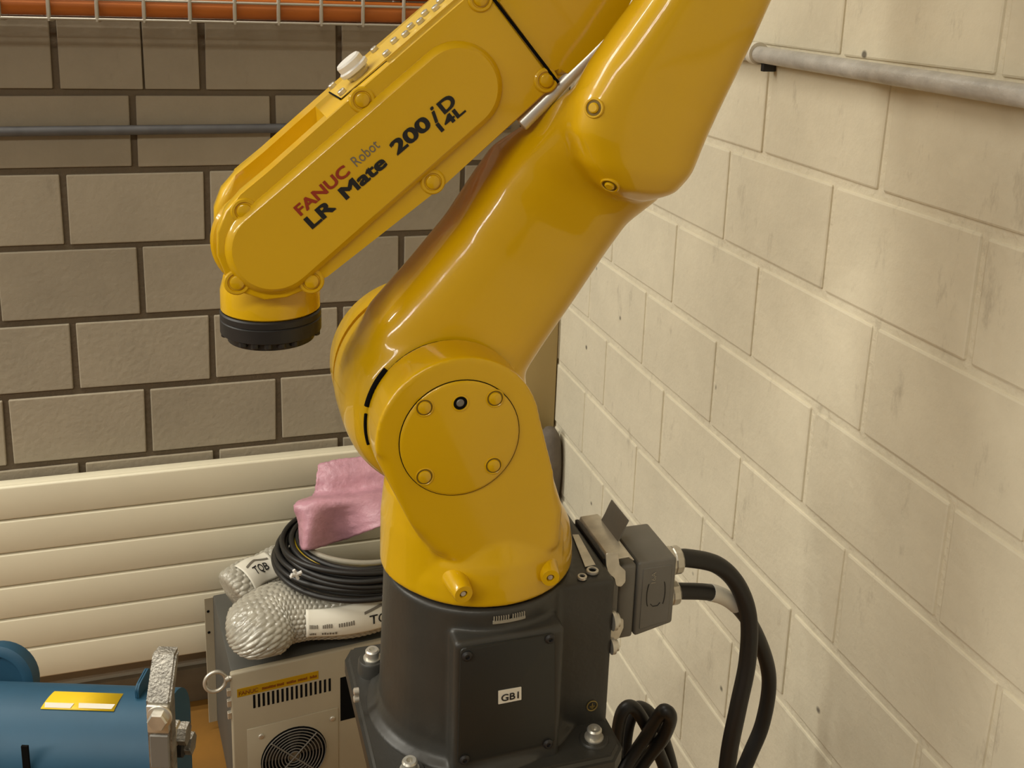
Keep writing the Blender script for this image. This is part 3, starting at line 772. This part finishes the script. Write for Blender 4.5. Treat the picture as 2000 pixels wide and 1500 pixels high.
# glands and cables
g1 = PX(1328, 1090, x_end); g2 = PX(1326, 1158, x_end)
gl = [(0, -0.002), (0.0150, -0.002), (0.0150, 0.005), (0.0170, 0.006), (0.0170, 0.012), (0.0155, 0.013), (0.0165, 0.0145), (0.0165, 0.022), (0.0135, 0.0245), (0, 0.0245)]
YG = 0.985
g1 = Vector((x_end, YG, PY(1330, 1092, YG).z)); g2 = Vector((x_end, YG, PY(1328, 1155, YG).z))
for g, s in ((g1, 1.0), (g2, 0.88)):
    latheo('cable_gland', [(a*s, b) for a, b in gl], g, (1, 0, 0), M_ZINC, plug, 12, smooth=25)
def cpts(px, ys): return [PY(x, y, Y) for (x, y), Y in zip(px, ys)]
c1_ = [g1+Vector((0.02, 0, 0)), g1+Vector((0.034, 0, 0))] + cpts([(1400, 1103), (1440, 1142), (1462, 1205), (1460, 1290), (1442, 1380), (1424, 1470), (1412, 1580), (1400, 1700)], [0.985, 0.98, 0.975, 0.97, 0.965, 0.965, 0.965, 0.97])
tubeo('cable', c1_, 0.0108, M_RUB, plug, 18, 10)
c2_ = [g2+Vector((0.018, 0, 0)), g2+Vector((0.030, 0, 0))] + cpts([(1400, 1160), (1445, 1190), (1482, 1250), (1502, 1325), (1490, 1410), (1462, 1480), (1425, 1570), (1405, 1690)], [0.99, 1.0, 1.01, 1.015, 1.015, 1.01, 1.0, 0.99])
tubeo('cable', c2_, 0.0098, M_RUB, plug, 18, 10)
cc = catmull(c2_, 10)
tubeo('cable_sleeve', cc[20:29], 0.0103, M_WHITE, plug, 18, 2)
tubeo('sleeve_band', cc[18:21], 0.0106, M_WHITE, plug, 18, 2)

# latch levers of the receptacle (bent sheet), upper and lower
def sheet(name, prof, y0, y1, th, mt, par):
    """profile polyline in X-Z extruded along Y, with thickness."""
    bm = nb(); A = [bm.verts.new((x, y0, z)) for x, z in prof]; B = [bm.verts.new((x, y1, z)) for x, z in prof]
    for k in range(len(prof)-1): bm.faces.new((A[k], A[k+1], B[k+1], B[k]))
    o = finish(name, bm, mt, par, 40); m_ = o.modifiers.new('th', 'SOLIDIFY'); m_.thickness = th; m_.offset = 0
    bv = o.modifiers.new('bev', 'BEVEL'); bv.width = th*0.3; bv.segments = 2
    return o
LY0, LY1 = 0.940, 1.034
lv = sheet('latch_lever', [(0.4275, 0.968), (0.431, 0.977), (0.452, 0.9775), (0.458, 0.972)], LY0-0.002, LY1, 0.0018, M_ZINC, robot)
pl_ = [PY(x, y, LY0-0.003) for x, y in ((1182, 1080), (1207, 1078), (1209, 1103), (1221, 1114), (1221, 1135), (1213, 1146), (1203, 1143), (1200, 1128), (1188, 1119), (1184, 1104))]
finish('lever_arm', add_prism(nb(), round_poly([(p.x, p.z) for p in pl_], 0.003, 3), LY0-0.004, LY0-0.002, 0.0004, 1), M_ZINC, lv, 30)
sheet('lever_tab', [(0.452, 0.9775), (0.456, 0.985), (0.461, 0.997), (0.464, 1.003)], 0.97, 1.02, 0.0016, M_HOOD, lv)
boxo('receptacle_gasket', (0.4228, 0.943, 0.968), (0.4275, 1.032, 0.976), M_BLACK, robot, 0.001)
pl_ = [PY(x, y, LY0-0.003) for x, y in ((1187, 1200), (1200, 1194), (1207, 1206), (1217, 1208), (1217, 1225), (1208, 1246), (1196, 1252), (1187, 1240))]
lo = finish('lower_lever', add_prism(nb(), round_poly([(p.x, p.z) for p in pl_], 0.003, 3), LY0-0.004, LY0-0.002, 0.0004, 1), M_ZINC, robot, 30)
p = PY(1197, 1222, LY0-0.004)
latheo('pivot', [(0, 0), (0.004, 0), (0.004, 0.0025), (0, 0.003)], p, (0, -1, 0), M_ZINC, lo, 14)

# black cable loops behind the base
loops = [
 ('thick black cable looping up beside the robot base, nearest the base', [(1225, 1640), (1206, 1530), (1205, 1450), (1214, 1395), (1232, 1380), (1252, 1400), (1280, 1455), (1306, 1530), (1315, 1640)], 1.06, 0.0088),
 ('thick black cable looping beside the robot base, behind the nearest loop', [(1246, 1640), (1222, 1530), (1222, 1450), (1232, 1400), (1250, 1382), (1276, 1402), (1300, 1455), (1318, 1530), (1330, 1640)], 1.085, 0.0088),
 ('black cable crossing diagonally in front of the two loops beside the base', [(1180, 1600), (1222, 1500), (1262, 1438), (1288, 1396), (1300, 1388), (1310, 1402), (1296, 1440), (1258, 1490), (1220, 1560), (1205, 1640)], 1.03, 0.0085)]
for lab_, px_, Yl, rr in loops:
    pts = [PY(x, y, Yl + (0.02*math.sin(i*1.1) if 'diag' in lab_ else 0)) for i, (x, y) in enumerate(px_)]
    tag(finish('power_cable', add_tube(nb(), catmull(pts, 8), rr, 14), M_RUB, smooth=50), lab_, 'cable', 'cable loops beside the base')

# ------------------------------------------------------------------ controller cabinet on the floor
CZ = 0.325
cl, cr = PZ(450, 1318, CZ), PZ(700, 1262, CZ)
rot = math.atan2(cr.y-cl.y, cr.x-cl.x)
cab = empty('controller_cabinet', (cl.x, cl.y, 0.0), 'grey controller cabinet with beige vented front beside the robot', 'cabinet', rot)
CW, CD = 0.42, 0.272
boxo('body', (0.002, 0.014, 0.012), (CW-0.002, CD, CZ-0.0015), M_CTOP, cab, 0.003, 2, True)
boxo('front_panel', (0.0, 0.0, 0.012), (CW, 0.0135, CZ), M_CTRL, cab, 0.004, 3, True)
boxo('rear_flange', (-0.016, CD-0.004, 0.02), (0.002, CD-0.001, CZ-0.004), M_CTRL, cab, 0.0005, 1, True)
for z in (0.29, 0.24): latheo('flange_hole', [(0, 0), (0.003, 0), (0.003, 0.0006), (0, 0.0006)], (-0.009, CD-0.004, z), (0, -1, 0), M_DARK, cab, 10, True)
for x in (0.03, CW-0.03):
    for y in (0.04, CD-0.04):
        latheo('rubber_foot', [(0, 0), (0.014, 0), (0.016, 0.0125), (0, 0.0125)], (x, y, 0), (0, 0, 1), M_RUB, cab, 16, True)
Rz = Matrix.Rotation(-rot, 3, 'Z')
def cl_local(x, y):                                   # pixel -> (local x, local z) on the cabinet front
    n_ = Vector((math.sin(rot), -math.cos(rot), 0)); o_ = Vector((cl.x, cl.y, 0)); dd = ray(x, y)
    p = CAM + dd*((o_-CAM).dot(n_)/dd.dot(n_)); q_ = Rz @ (p-o_); return q_.x, q_.z
for k in range(17):
    s = k/16
    x0_, zb_ = cl_local(497+s*(644-497), 1383-s*(1383-1350)); x1_, zt_ = cl_local(497+s*(644-497), 1357-s*(1357-1325))
    boxo('vent_slot', (x0_-0.0022, -0.0006, zb_), (x0_+0.0022, 0.002, zt_), M_DARK, cab, 0.0004, 1, True)
a = cl_local(463, 1354); b = cl_local(622, 1318)
lbz = (a[1]+b[1])/2
lbl = boxo('amber_label', (a[0], -0.0008, lbz-0.009), (b[0], 0.001, lbz+0.009), M_AMBER, cab, 0.0003, 1, True)
def local_text(body, x0_, x1_, z, h, m_, par, off=0.0):
    cu = flat_text('label_print', body, Vector((x0_, -0.0011, z)), Vector((x1_, -0.0011, z)), h, m_, None, off, (0, 0, 1), 0.0002)
    cu.parent = par; return cu
local_text('FANUC', a[0]+0.003, a[0]+(b[0]-a[0])*0.25, lbz-0.005, 0.0085, M_ORED, lbl, 0.01)
bm = nb()
for u0, u1 in ((0.30, 0.47), (0.48, 0.57), (0.60, 0.72), (0.74, 0.86), (0.89, 0.98)):
    nq = int((u1-u0)*60)
    for q in range(nq):
        xa = a[0]+(b[0]-a[0])*(u0+(u1-u0)*q/nq); xb = a[0]+(b[0]-a[0])*(u0+(u1-u0)*(q+0.75)/nq)
        add_box(bm, (xa, -0.0013, lbz-0.004), (xb, -0.0009, lbz-0.004+random.uniform(0.004, 0.006)))
finish('label_print', bm, M_ORED, lbl, 0, True)
# black socket recess
s0 = cl_local(665, 1408)
boxo('socket_recess', (s0[0], -0.0008, s0[1]), (s0[0]+0.07, 0.002, s0[1]+0.098), M_DARK, cab, 0.0003, 1, True)
latheo('socket_lever', [(0, 0), (0.006, 0), (0.006, 0.016), (0, 0.018)], (s0[0]+0.028, -0.0008, s0[1]+0.062), (0.6, -0.6, 0.2), M_PLATE, cab, 14, True)
# fan panel
fx, fz = cl_local(574, 1474)
boxo('fan_panel', (fx-0.088, -0.002, max(0.018, fz-0.09)), (fx+0.088, 0.001, fz+0.083), M_CTRL, cab, 0.0012, 2, True)
for sx in (-0.062, 0.076):
    latheo('panel_screw', disc_prof(0.0055, 0.003, 0.0012), (fx+sx, -0.002, fz+0.062), (0, -1, 0), M_ZINC, cab, 14, True)
fr = 0.062
latheo('fan_opening', [(0, 0), (fr, 0), (fr+0.002, -0.0005)], (fx, -0.0026, fz), (0, -1, 0), M_DARK, cab, 40, True)
bm = nb()
for k in range(9):
    rr = 0.012+k*0.0062
    add_tube(bm, [Vector((fx+rr*math.cos(a), -0.0062, fz+rr*math.sin(a))) for a in [2*PI*i/40 for i in range(40)]], 0.0011, 6, True)
for a in (PI/4, 3*PI/4):
    dv = Vector((math.cos(a), 0, math.sin(a)))*fr; c_ = Vector((fx, -0.0075, fz)); add_tube(bm, [c_-dv, c_+dv], 0.0014, 6)
finish('fan_grille', bm, M_PLATE, cab, 50, True)
latheo('fan_hub', [(0, 0), (0.010, 0), (0.010, 0.002), (0, 0.003)], (fx, -0.0035, fz), (0, -1, 0), M_BROWN, cab, 20, True)
for k in range(5):
    a = 2*PI*k/5+0.4; bm = nb()
    vs = [(0.012, -0.2), (0.055, -0.35), (0.058, 0.15), (0.012, 0.3)]
    f_ = [bm.verts.new((fx+r_*math.cos(a+o_), -0.0032-(0.0006 if o_ > 0 else 0), fz+r_*math.sin(a+o_))) for r_, o_ in vs]; bm.faces.new(f_)
    g = bmesh.ops.extrude_face_region(bm, geom=bm.faces[:])
    for v in [e for e in g['geom'] if isinstance(e, bmesh.types.BMVert)]: v.co.y -= 0.0006
    finish('fan_blade', bm, M_BLACK, cab, 0, True)
# lifting eye and hinges on the left
ex, ez = cl_local(421, 1334)
bm = add_tube(nb(), [Vector((ex+0.019*math.cos(a), 0.004+0.002*math.sin(a), ez+0.019*math.sin(a))) for a in [2*PI*i/32 for i in range(32)]], 0.0036, 10, True)
add_lathe(bm, [(0, 0), (0.006, 0), (0.006, 0.006), (0.0045, 0.007), (0.0045, -ex-0.018+0.002), (0, -ex-0.018+0.002)], (ex+0.018, 0.004, ez), (1, 0, 0.12), 14)
finish('lifting_eye', bm, M_ZINC, cab, 50, True)
for z in (0.285, 0.262, 0.236): boxo('hinge', (-0.007, 0.002, z-0.008), (0.001, 0.010, z+0.006), M_ZINC, cab, 0.001, 1, True)

# ------------------------------------------------------------------ bubble wrap bags on the cabinet
def bag(name, path, rx, rz, mt, label, group, bub=0.0055):
    """a pillow swept along a path; returns object and a surface function."""
    c = [Vector(p) for p in path]; cs = catmull(c, 20); N = len(cs); SEG = 170
    def frame(i):
        a = cs[max(0, i-1)]; b = cs[min(N-1, i+1)]; d = (b-a).normalized(); s_ = d.cross(Vector((0, 0, 1))).normalized(); return s_, s_.cross(d)
    lens = [0.0]
    for i in range(1, N): lens.append(lens[-1]+(cs[i]-cs[i-1]).length)
    def surf(fi, t, off=0.0, bubble=True):
        i = int(min(N-1, max(0, fi))); j = min(N-1, i+1); fr_ = fi-i
        p = cs[i].lerp(cs[j], fr_); s_, u_ = frame(i); s2, u2_ = frame(j); s_ = s_.lerp(s2, fr_); u_ = u_.lerp(u2_, fr_)
        u = fi/(N-1); w_ = max(0.05, (1-abs(2*u-1)**5))**0.5
        a = rx*w_*(1+0.06*math.sin(9*u)); b = rz*w_*(1+0.08*math.sin(7*u+1)+0.04*math.sin(19*u))
        d_ = off
        if bubble:
            L = lens[i]+(lens[j]-lens[i])*fr_; v_ = t*(rx+rz)/2
            row = round(v_/bub); uu = L/bub + (0.5 if row % 2 else 0); du = uu-round(uu); dv = v_/bub-row
            q = du*du+dv*dv; d_ += 0.0030*math.sqrt(max(0, 1-q*4.2))
        return p + s_*(a+d_)*math.cos(t) + u_*(b+d_)*math.sin(t)
    bm = nb(); rings = []
    STEP = 2
    M_ = (N-1)*STEP
    for k in range(M_+1):
        rings.append([bm.verts.new(surf(k/STEP, 2*PI*q/SEG)) for q in range(SEG)])
    for A, B in zip(rings, rings[1:]):
        for k in range(SEG): bm.faces.new((A[k], A[(k+1) % SEG], B[(k+1) % SEG], B[k]))
    bm.faces.new(rings[0]); bm.faces.new(list(reversed(rings[-1])))
    o = empty(name, (c[0].x, c[0].y, CZ), label, 'bubble wrap', 0, group)
    finish('wrap', bm, mt, o, 60)
    return o, surf, N
def patch(name, surf, f0, f1, t0, t1, off, mt, par, n=16, tilt=0.0):
    bm = nb(); g = [[bm.verts.new(surf(f0+(f1-f0)*i/n + tilt*j/n, t0+(t1-t0)*j/n, off, False)) for j in range(n+1)] for i in range(n+1)]
    for i in range(n):
        for j in range(n): bm.faces.new((g[i][j], g[i+1][j], g[i+1][j+1], g[i][j+1]))
    o = finish(name, bm, mt, par, 60); s_ = o.modifiers.new('th', 'SOLIDIFY'); s_.thickness = 0.0006; s_.offset = 0
    return o
def bpath(px, zs): return [tuple(PZ(x, y, CZ+z)) for (x, y), z in zip(px, zs)]
b1, s1, n1 = bag('bubble_wrap_bag', bpath([(484, 1262), (497, 1236), (535, 1202), (590, 1192), (660, 1186), (735, 1170), (800, 1160)], [0.030, 0.054, 0.064, 0.064, 0.064, 0.063, 0.062]), 0.070, 0.052, M_BUB,
    'bubble wrap bag lying along the front of the cabinet top', 'bubble wrap bags', 0.0105)
b2, s2, n2 = bag('bubble_wrap_bag', bpath([(450, 1166), (466, 1153), (500, 1132), (545, 1114), (600, 1103)], [0.054, 0.060, 0.062, 0.061, 0.060]), 0.047, 0.050, M_BUB,
    'bubble wrap bag at the back left corner of the cabinet top', 'bubble wrap bags', 0.0105)

# cable coil
coilc = Vector((0.305, 1.872, CZ+0.142))
tl = Matrix.Rotation(0.06, 3, 'Y') @ Matrix.Rotation(0.05, 3, 'X')
coil = empty('cable_coil', (coilc.x, coilc.y, CZ+0.09), 'coil of black cable lying on the bubble wrap', 'cable coil')
def ring(r, dz, wob, ph, n=26):
    return [coilc + tl @ Vector(((r+wob*math.sin(2*a+ph))*1.08*math.cos(a), (r+wob*math.sin(2*a+ph))*0.88*math.sin(a), dz+wob*0.6*math.sin(3*a+ph))) for a in [2*PI*k/n for k in range(n)]]
kk = 0
for lay in range(5):
    for q in range(3):
        rr = 0.163 - q*0.0125 - lay*0.004 + random.uniform(-.003, .003)
        finish('loop', add_tube(nb(), catmull(ring(rr, -0.016+lay*0.0105, 0.003, random.random()*6), 3, True), 0.0056, 8, True), M_RUB, coil, 60); kk += 1
finish('yellow_loop', add_tube(nb(), catmull(ring(0.122, 0.022, 0.002, 1), 3, True), 0.0045, 8, True), M_YCAB, coil, 60)
for rr, dz in ((0.116, 0.018), (0.112, 0.030)):
    finish('grey_loop', add_tube(nb(), catmull(ring(rr, dz, 0.002, 2), 3, True), 0.0055, 8, True), M_GCAB, coil, 60)
pt = PY(578, 1122, 1.765)
bm = nb()
for dv in ((0.011, 0, 0.004), (0.004, 0, -0.010), (0.009, 0.004, -0.003)):
    dv = Vector(dv); add_tube(bm, [pt-dv, pt+dv], 0.0032, 8)
finish('white_tie', bm, M_CAPW, coil, 40)
# labels on the bags
la = patch('white_label', s2, 22, 50, 0.35, 1.75, 0.0040, M_WHITE, b2)
lb = patch('white_label', s1, 62, 106, -0.30, 0.75, 0.0040, M_WHITE, b1)
def print_on(surf, f0, f1, t0, off, par, body, h, sgn=1):
    cu = bpy.data.curves.new('print', 'FONT'); cu.body = body; cu.offset = 0.01; cu.resolution_u = 3
    o = bpy.data.objects.new('print', cu); COL.objects.link(o); bpy.context.view_layer.update()
    me = bpy.data.meshes.new_from_object(o.evaluated_get(bpy.context.evaluated_depsgraph_get())); bpy.data.objects.remove(o)
    bm = nb(); bm.from_mesh(me); xs = [v.co.x for v in bm.verts]; x0_, x1_ = min(xs), max(xs)
    for v in bm.verts:
        v.co = surf(f0+(f1-f0)*(v.co.x-x0_)/(x1_-x0_), t0+v.co.y/0.7*h*sgn, off, False)
    return finish('print', bm, M_INK, par, 0)
def bars_on(surf, f0, f1, t0, h, off, par, words):
    bm = nb(); u = f0; tot = sum(words)+0.6*(len(words)-1)
    for w_ in words:
        du = (f1-f0)*w_/tot; n_ = max(2, int(w_*4))
        for q in range(n_):
            a_ = u+du*(q+0.1)/n_; b_ = u+du*(q+0.72)/n_; hh = h*random.uniform(0.75, 1.0)
            vs = [bm.verts.new(surf(x_, t_, off, False)) for x_, t_ in ((a_, t0), (b_, t0), (b_, t0+hh), (a_, t0+hh))]; bm.faces.new(vs)
        u += du+(f1-f0)*0.6/tot
    return finish('print', bm, M_INKG, par, 0)
def roof_on(surf, f0, f1, t0, t1, off, par):
    bm = nb(); fm = (f0+f1)/2; e_ = (t1-t0)*0.25
    for a_, b_, ta, tb in ((f0, fm, t0, t1), (fm, f1, t1, t0)):
        n_ = 6
        lo_ = [bm.verts.new(surf(a_+(b_-a_)*q/n_, ta+(tb-ta)*q/n_, off, False)) for q in range(n_+1)]
        hi_ = [bm.verts.new(surf(a_+(b_-a_)*q/n_, ta+(tb-ta)*q/n_+e_+0.05, off, False)) for q in range(n_+1)]
        for q in range(n_): bm.faces.new((lo_[q], lo_[q+1], hi_[q+1], hi_[q]))
    return finish('print', bm, M_INKG, par, 0)
print_on(s2, 29, 44, 0.80, 0.0058, la, 'TQB', 0.34, 1); roof_on(s2, 26, 47, 1.22, 1.36, 0.0058, la)
print_on(s1, 90, 104, 0.00, 0.0056, lb, 'TQB', 0.30, 1); roof_on(s1, 88, 106, 0.36, 0.50, 0.0056, lb)
bars_on(s1, 65, 84, 0.10, 0.16, 0.0054, lb, [1.6, 1.3, 1.8]); bars_on(s1, 65, 78, -0.16, 0.10, 0.0054, lb, [1.0, 1.5])

# pink foil sheet
pk_px = [[(622, 908), (650, 900), (690, 895), (740, 888), (800, 884)],
         [(618, 935), (650, 930), (690, 925), (740, 918), (800, 912)],
         [(612, 968), (640, 966), (690, 962), (740, 952), (800, 945)],
         [(576, 986), (612, 980), (668, 978), (740, 970), (800, 965)],
         [(584, 1020), (606, 1024), (655, 1015), (740, 1004), (800, 1000)],
         [(588, 1066), (600, 1074), (664, 1056), (735, 1032), (800, 1020)]]
pk_y = [[1.965]*5, [1.94, 1.935, 1.935, 1.935, 1.93], [1.925, 1.91, 1.91, 1.91, 1.91], [1.86, 1.85, 1.845, 1.85, 1.86], [1.855, 1.825, 1.850, 1.815, 1.82], [1.85, 1.81, 1.855, 1.80, 1.80]]
ctrl = [[PY(x, y, Y) for (x, y), Y in zip(rw, yr)] for rw, yr in zip(pk_px, pk_y)]
rows_ = [catmull(rw, 9) for rw in ctrl]
grid = list(zip(*[catmull(list(c_), 9) for c_ in zip(*rows_)]))
bm = nb(); V = [[bm.verts.new(Vector(p)+Vector((random.uniform(-1, 1), random.uniform(-1, 1), random.uniform(-1, 1)))*0.0011) for p in rw] for rw in grid]
for i in range(len(V)-1):
    for j in range(len(V[0])-1): bm.faces.new((V[i][j], V[i][j+1], V[i+1][j+1], V[i+1][j]))
pk = tag(finish('foil_sheet', bm, M_PINK, None, 60), 'crumpled pink antistatic foil sheet on the cable coil', 'foil')
m_ = pk.modifiers.new('th', 'SOLIDIFY'); m_.thickness = 0.003

# ------------------------------------------------------------------ blue machine in the left corner
bo = PY(300, 1335, 0.85)
blue = empty('blue_vise', (bo.x, bo.y, 0.0), 'blue machine body with a steel clamp jaw and yellow sticker', 'vise', -YAW)
Rb = Matrix.Rotation(YAW, 3, 'Z'); ob = Vector((bo.x, bo.y, 0))
def bl(x, y, ly=0.0):                                    # pixel -> local (x, z) at local depth ly
    n_ = Matrix.Rotation(-YAW, 3, 'Z') @ Vector((0, 1, 0)); o_ = ob + n_*ly; dd = ray(x, y)
    p = CAM + dd*((o_-CAM).dot(n_)/dd.dot(n_)); q_ = Rb @ (p-ob); return q_.x, q_.z
xr_, zt_ = bl(284, 1333, 0.022); xl_ = -0.45
zsh = bl(150, 1447, -0.05)[1]
def yz_body(y0, y1, z0, z1, r, n=10):
    """cross section in Y-Z with rounded top edges."""
    out = [(y0, z0)]
    for k in range(n+1):
        a = PI - k*(PI/2)/n; out.append((y0+r+r*math.cos(a), z1-r+r*math.sin(a)))
    for k in range(n+1):
        a = PI/2 - k*(PI/2)/n; out.append((y1-r+r*math.cos(a), z1-r+r*math.sin(a)))
    out.append((y1, z0)); return out
def xprism(name, sec_, x0, x1, mt, par, bev=0.003):
    bm = nb(); A = [bm.verts.new((x0, y, z)) for y, z in sec_]; B = [bm.verts.new((x1, y, z)) for y, z in sec_]
    n = len(sec_); fa = bm.faces.new(A); fb = bm.faces.new(list(reversed(B)))
    for k in range(n): bm.faces.new((A[k], B[k], B[(k+1) % n], A[(k+1) % n]))
    if bev: bmesh.ops.bevel(bm, geom=list(fa.edges)+list(fb.edges), offset=bev, segments=2, affect='EDGES')
    return finish(name, bm, mt, par, 30, True)
xprism('body', yz_body(-0.055, 0.05, 0.80, zt_, 0.05), xl_, bl(291, 1400, -0.06)[0]-0.003, M_BLUE, blue, 0.003)
xf0, xf1 = bl(345, 1400)[0], bl(358, 1400)[0]
xprism('end_flange', yz_body(-0.062, -0.022, 0.80, zt_-0.004, 0.018), xf0, xf1, M_BLUE, blue, 0.003)
xprism('slide_lug', yz_body(0.0, 0.03, zt_-0.02, zt_+0.012, 0.006), bl(262, 1330)[0], xr_+0.002, M_BLUE, blue, 0.002)
# steel jaw bracket
jx0, jx1 = bl(291, 1400, -0.06)[0], bl(338, 1400, -0.06)[0]
zj = bl(315, 1276, -0.045)[1]; zbo = bl(315, 1366, -0.062)[1]; zbe = bl(315, 1424, -0.062)[1]
jaw = xprism('jaw', [(-0.066, 0.80), (-0.066, zbo), (-0.046, zj), (-0.036, zj), (-0.056, zbo), (-0.056, 0.80)], jx0, jx1, M_CLAMP, blue, 0.0018)
boxo('jaw_pad', (jx0+0.001, -0.0685, zbe+0.001), (jx1-0.001, -0.060, zbo-0.002), M_ZINC, jaw, 0.0012, 2, True)
for k in range(5):
    boxo('lower_plate', (jx0+0.002, -0.0675, zbe-0.034-k*0.036), (jx1-0.002, -0.060, zbe-0.002-k*0.036), M_PLATE, jaw, 0.001, 1, True) if k < 3 else None
hb = bl(312, 1400, -0.069)
latheo('washer', disc_prof(0.0105, 0.0018, 0.0004), (hb[0], -0.0685, hb[1]), (0, -1, 0), M_ZINC, jaw, 24, True)
latheo('hex_bolt', [(0, 0), (0.0085, 0), (0.0085, 0.0055), (0.0074, 0.0068), (0, 0.0068)], (hb[0], -0.0703, hb[1]), (0, -1, 0), M_ZINC, jaw, 6, True, 20)
hs = bl(358, 1407, 0.0)
sp = latheo('spindle', [(0, 0), (0.013, 0), (0.013, 0.004), (0.010, 0.005), (0.010, 0.011), (0, 0.011)], (xf1-0.0005, -0.03, hs[1]), (1, 0, 0), M_BLACK, blue, 20, True)
for k, dz in enumerate((0.016, -0.004)):
    latheo('stud_nut', [(0, 0), (0.0105, 0), (0.0105, 0.007), (0.009, 0.0085), (0.0095, 0.0095), (0.0095, 0.016), (0, 0.0165)], (xf1, -0.035+k*0.012, hs[1]+dz), (1, 0, 0), M_CLAMP, blue, 6, True, 20)
# round hub at the left
hx_, hz_ = bl(-6, 1340, 0.06)
latheo('hub', [(0, 0), (0.036, 0), (0.037, 0.002), (0.037, 0.016), (0.033, 0.018), (0.028, 0.018), (0.027, 0.008), (0, 0.008)], (hx_, 0.072, hz_), (0, -1, 0.25), M_BLUE, blue, 40, True)
# yellow sticker, lies on the rounded upper edge
bm = nb(); n = 10; x0_, x1_ = bl(72, 1352, -0.02)[0], bl(216, 1352, -0.02)[0]; r_ = 0.0505; cyl_y, cyl_z = -0.055+0.05, zt_-0.05
rowsS = []
for k in range(n+1):
    a = PI*0.37 + k*(PI*0.20)/n
    rowsS.append([bm.verts.new((x, cyl_y+r_*math.cos(a), cyl_z+r_*math.sin(a))) for x in (x0_+0.003*(1-k/n), x1_)])
for A, B in zip(rowsS, rowsS[1:]): bm.faces.new((A[0], A[1], B[1], B[0]))
stk = finish('sticker', bm, M_YLAB, blue, 60, True); m_ = stk.modifiers.new('th', 'SOLIDIFY'); m_.thickness = 0.0008; m_.offset = 0
for k, (u0, u1, w_) in enumerate(((0.02, 0.42, 0.06), (0.48, 0.98, 0.06))):
    bm = nb(); a0 = PI*0.37+PI*0.20*(0.80 if k == 0 else 0.78); a1 = a0+PI*0.20*0.17
    vs = [bm.verts.new((x0_+(x1_-x0_)*u, cyl_y+(r_+0.0008)*math.cos(a), cyl_z+(r_+0.0008)*math.sin(a))) for u, a in ((u0, a0), (u1, a0), (u1-0.02, a1), (u0+0.03, a1))]
    bm.faces.new(vs); finish('sticker_band', bm, M_WHITE, stk, 0, True)
# lower groove and stand
boxo('groove', (bl(52, 1470, -0.055)[0]-0.004, -0.0562, 0.80), (bl(52, 1470, -0.055)[0]+0.002, -0.054, zsh-0.002), M_DARK, blue, 0.0003, 1, True)
boxo('stand', (-0.40, -0.04, 0.02), (-0.10, 0.045, 0.7995), M_PLATE, blue, 0.006, 2, True)
boxo('stand_foot', (-0.45, -0.12, 0.0), (-0.05, 0.12, 0.0195), M_PLATE, blue, 0.003, 2, True)
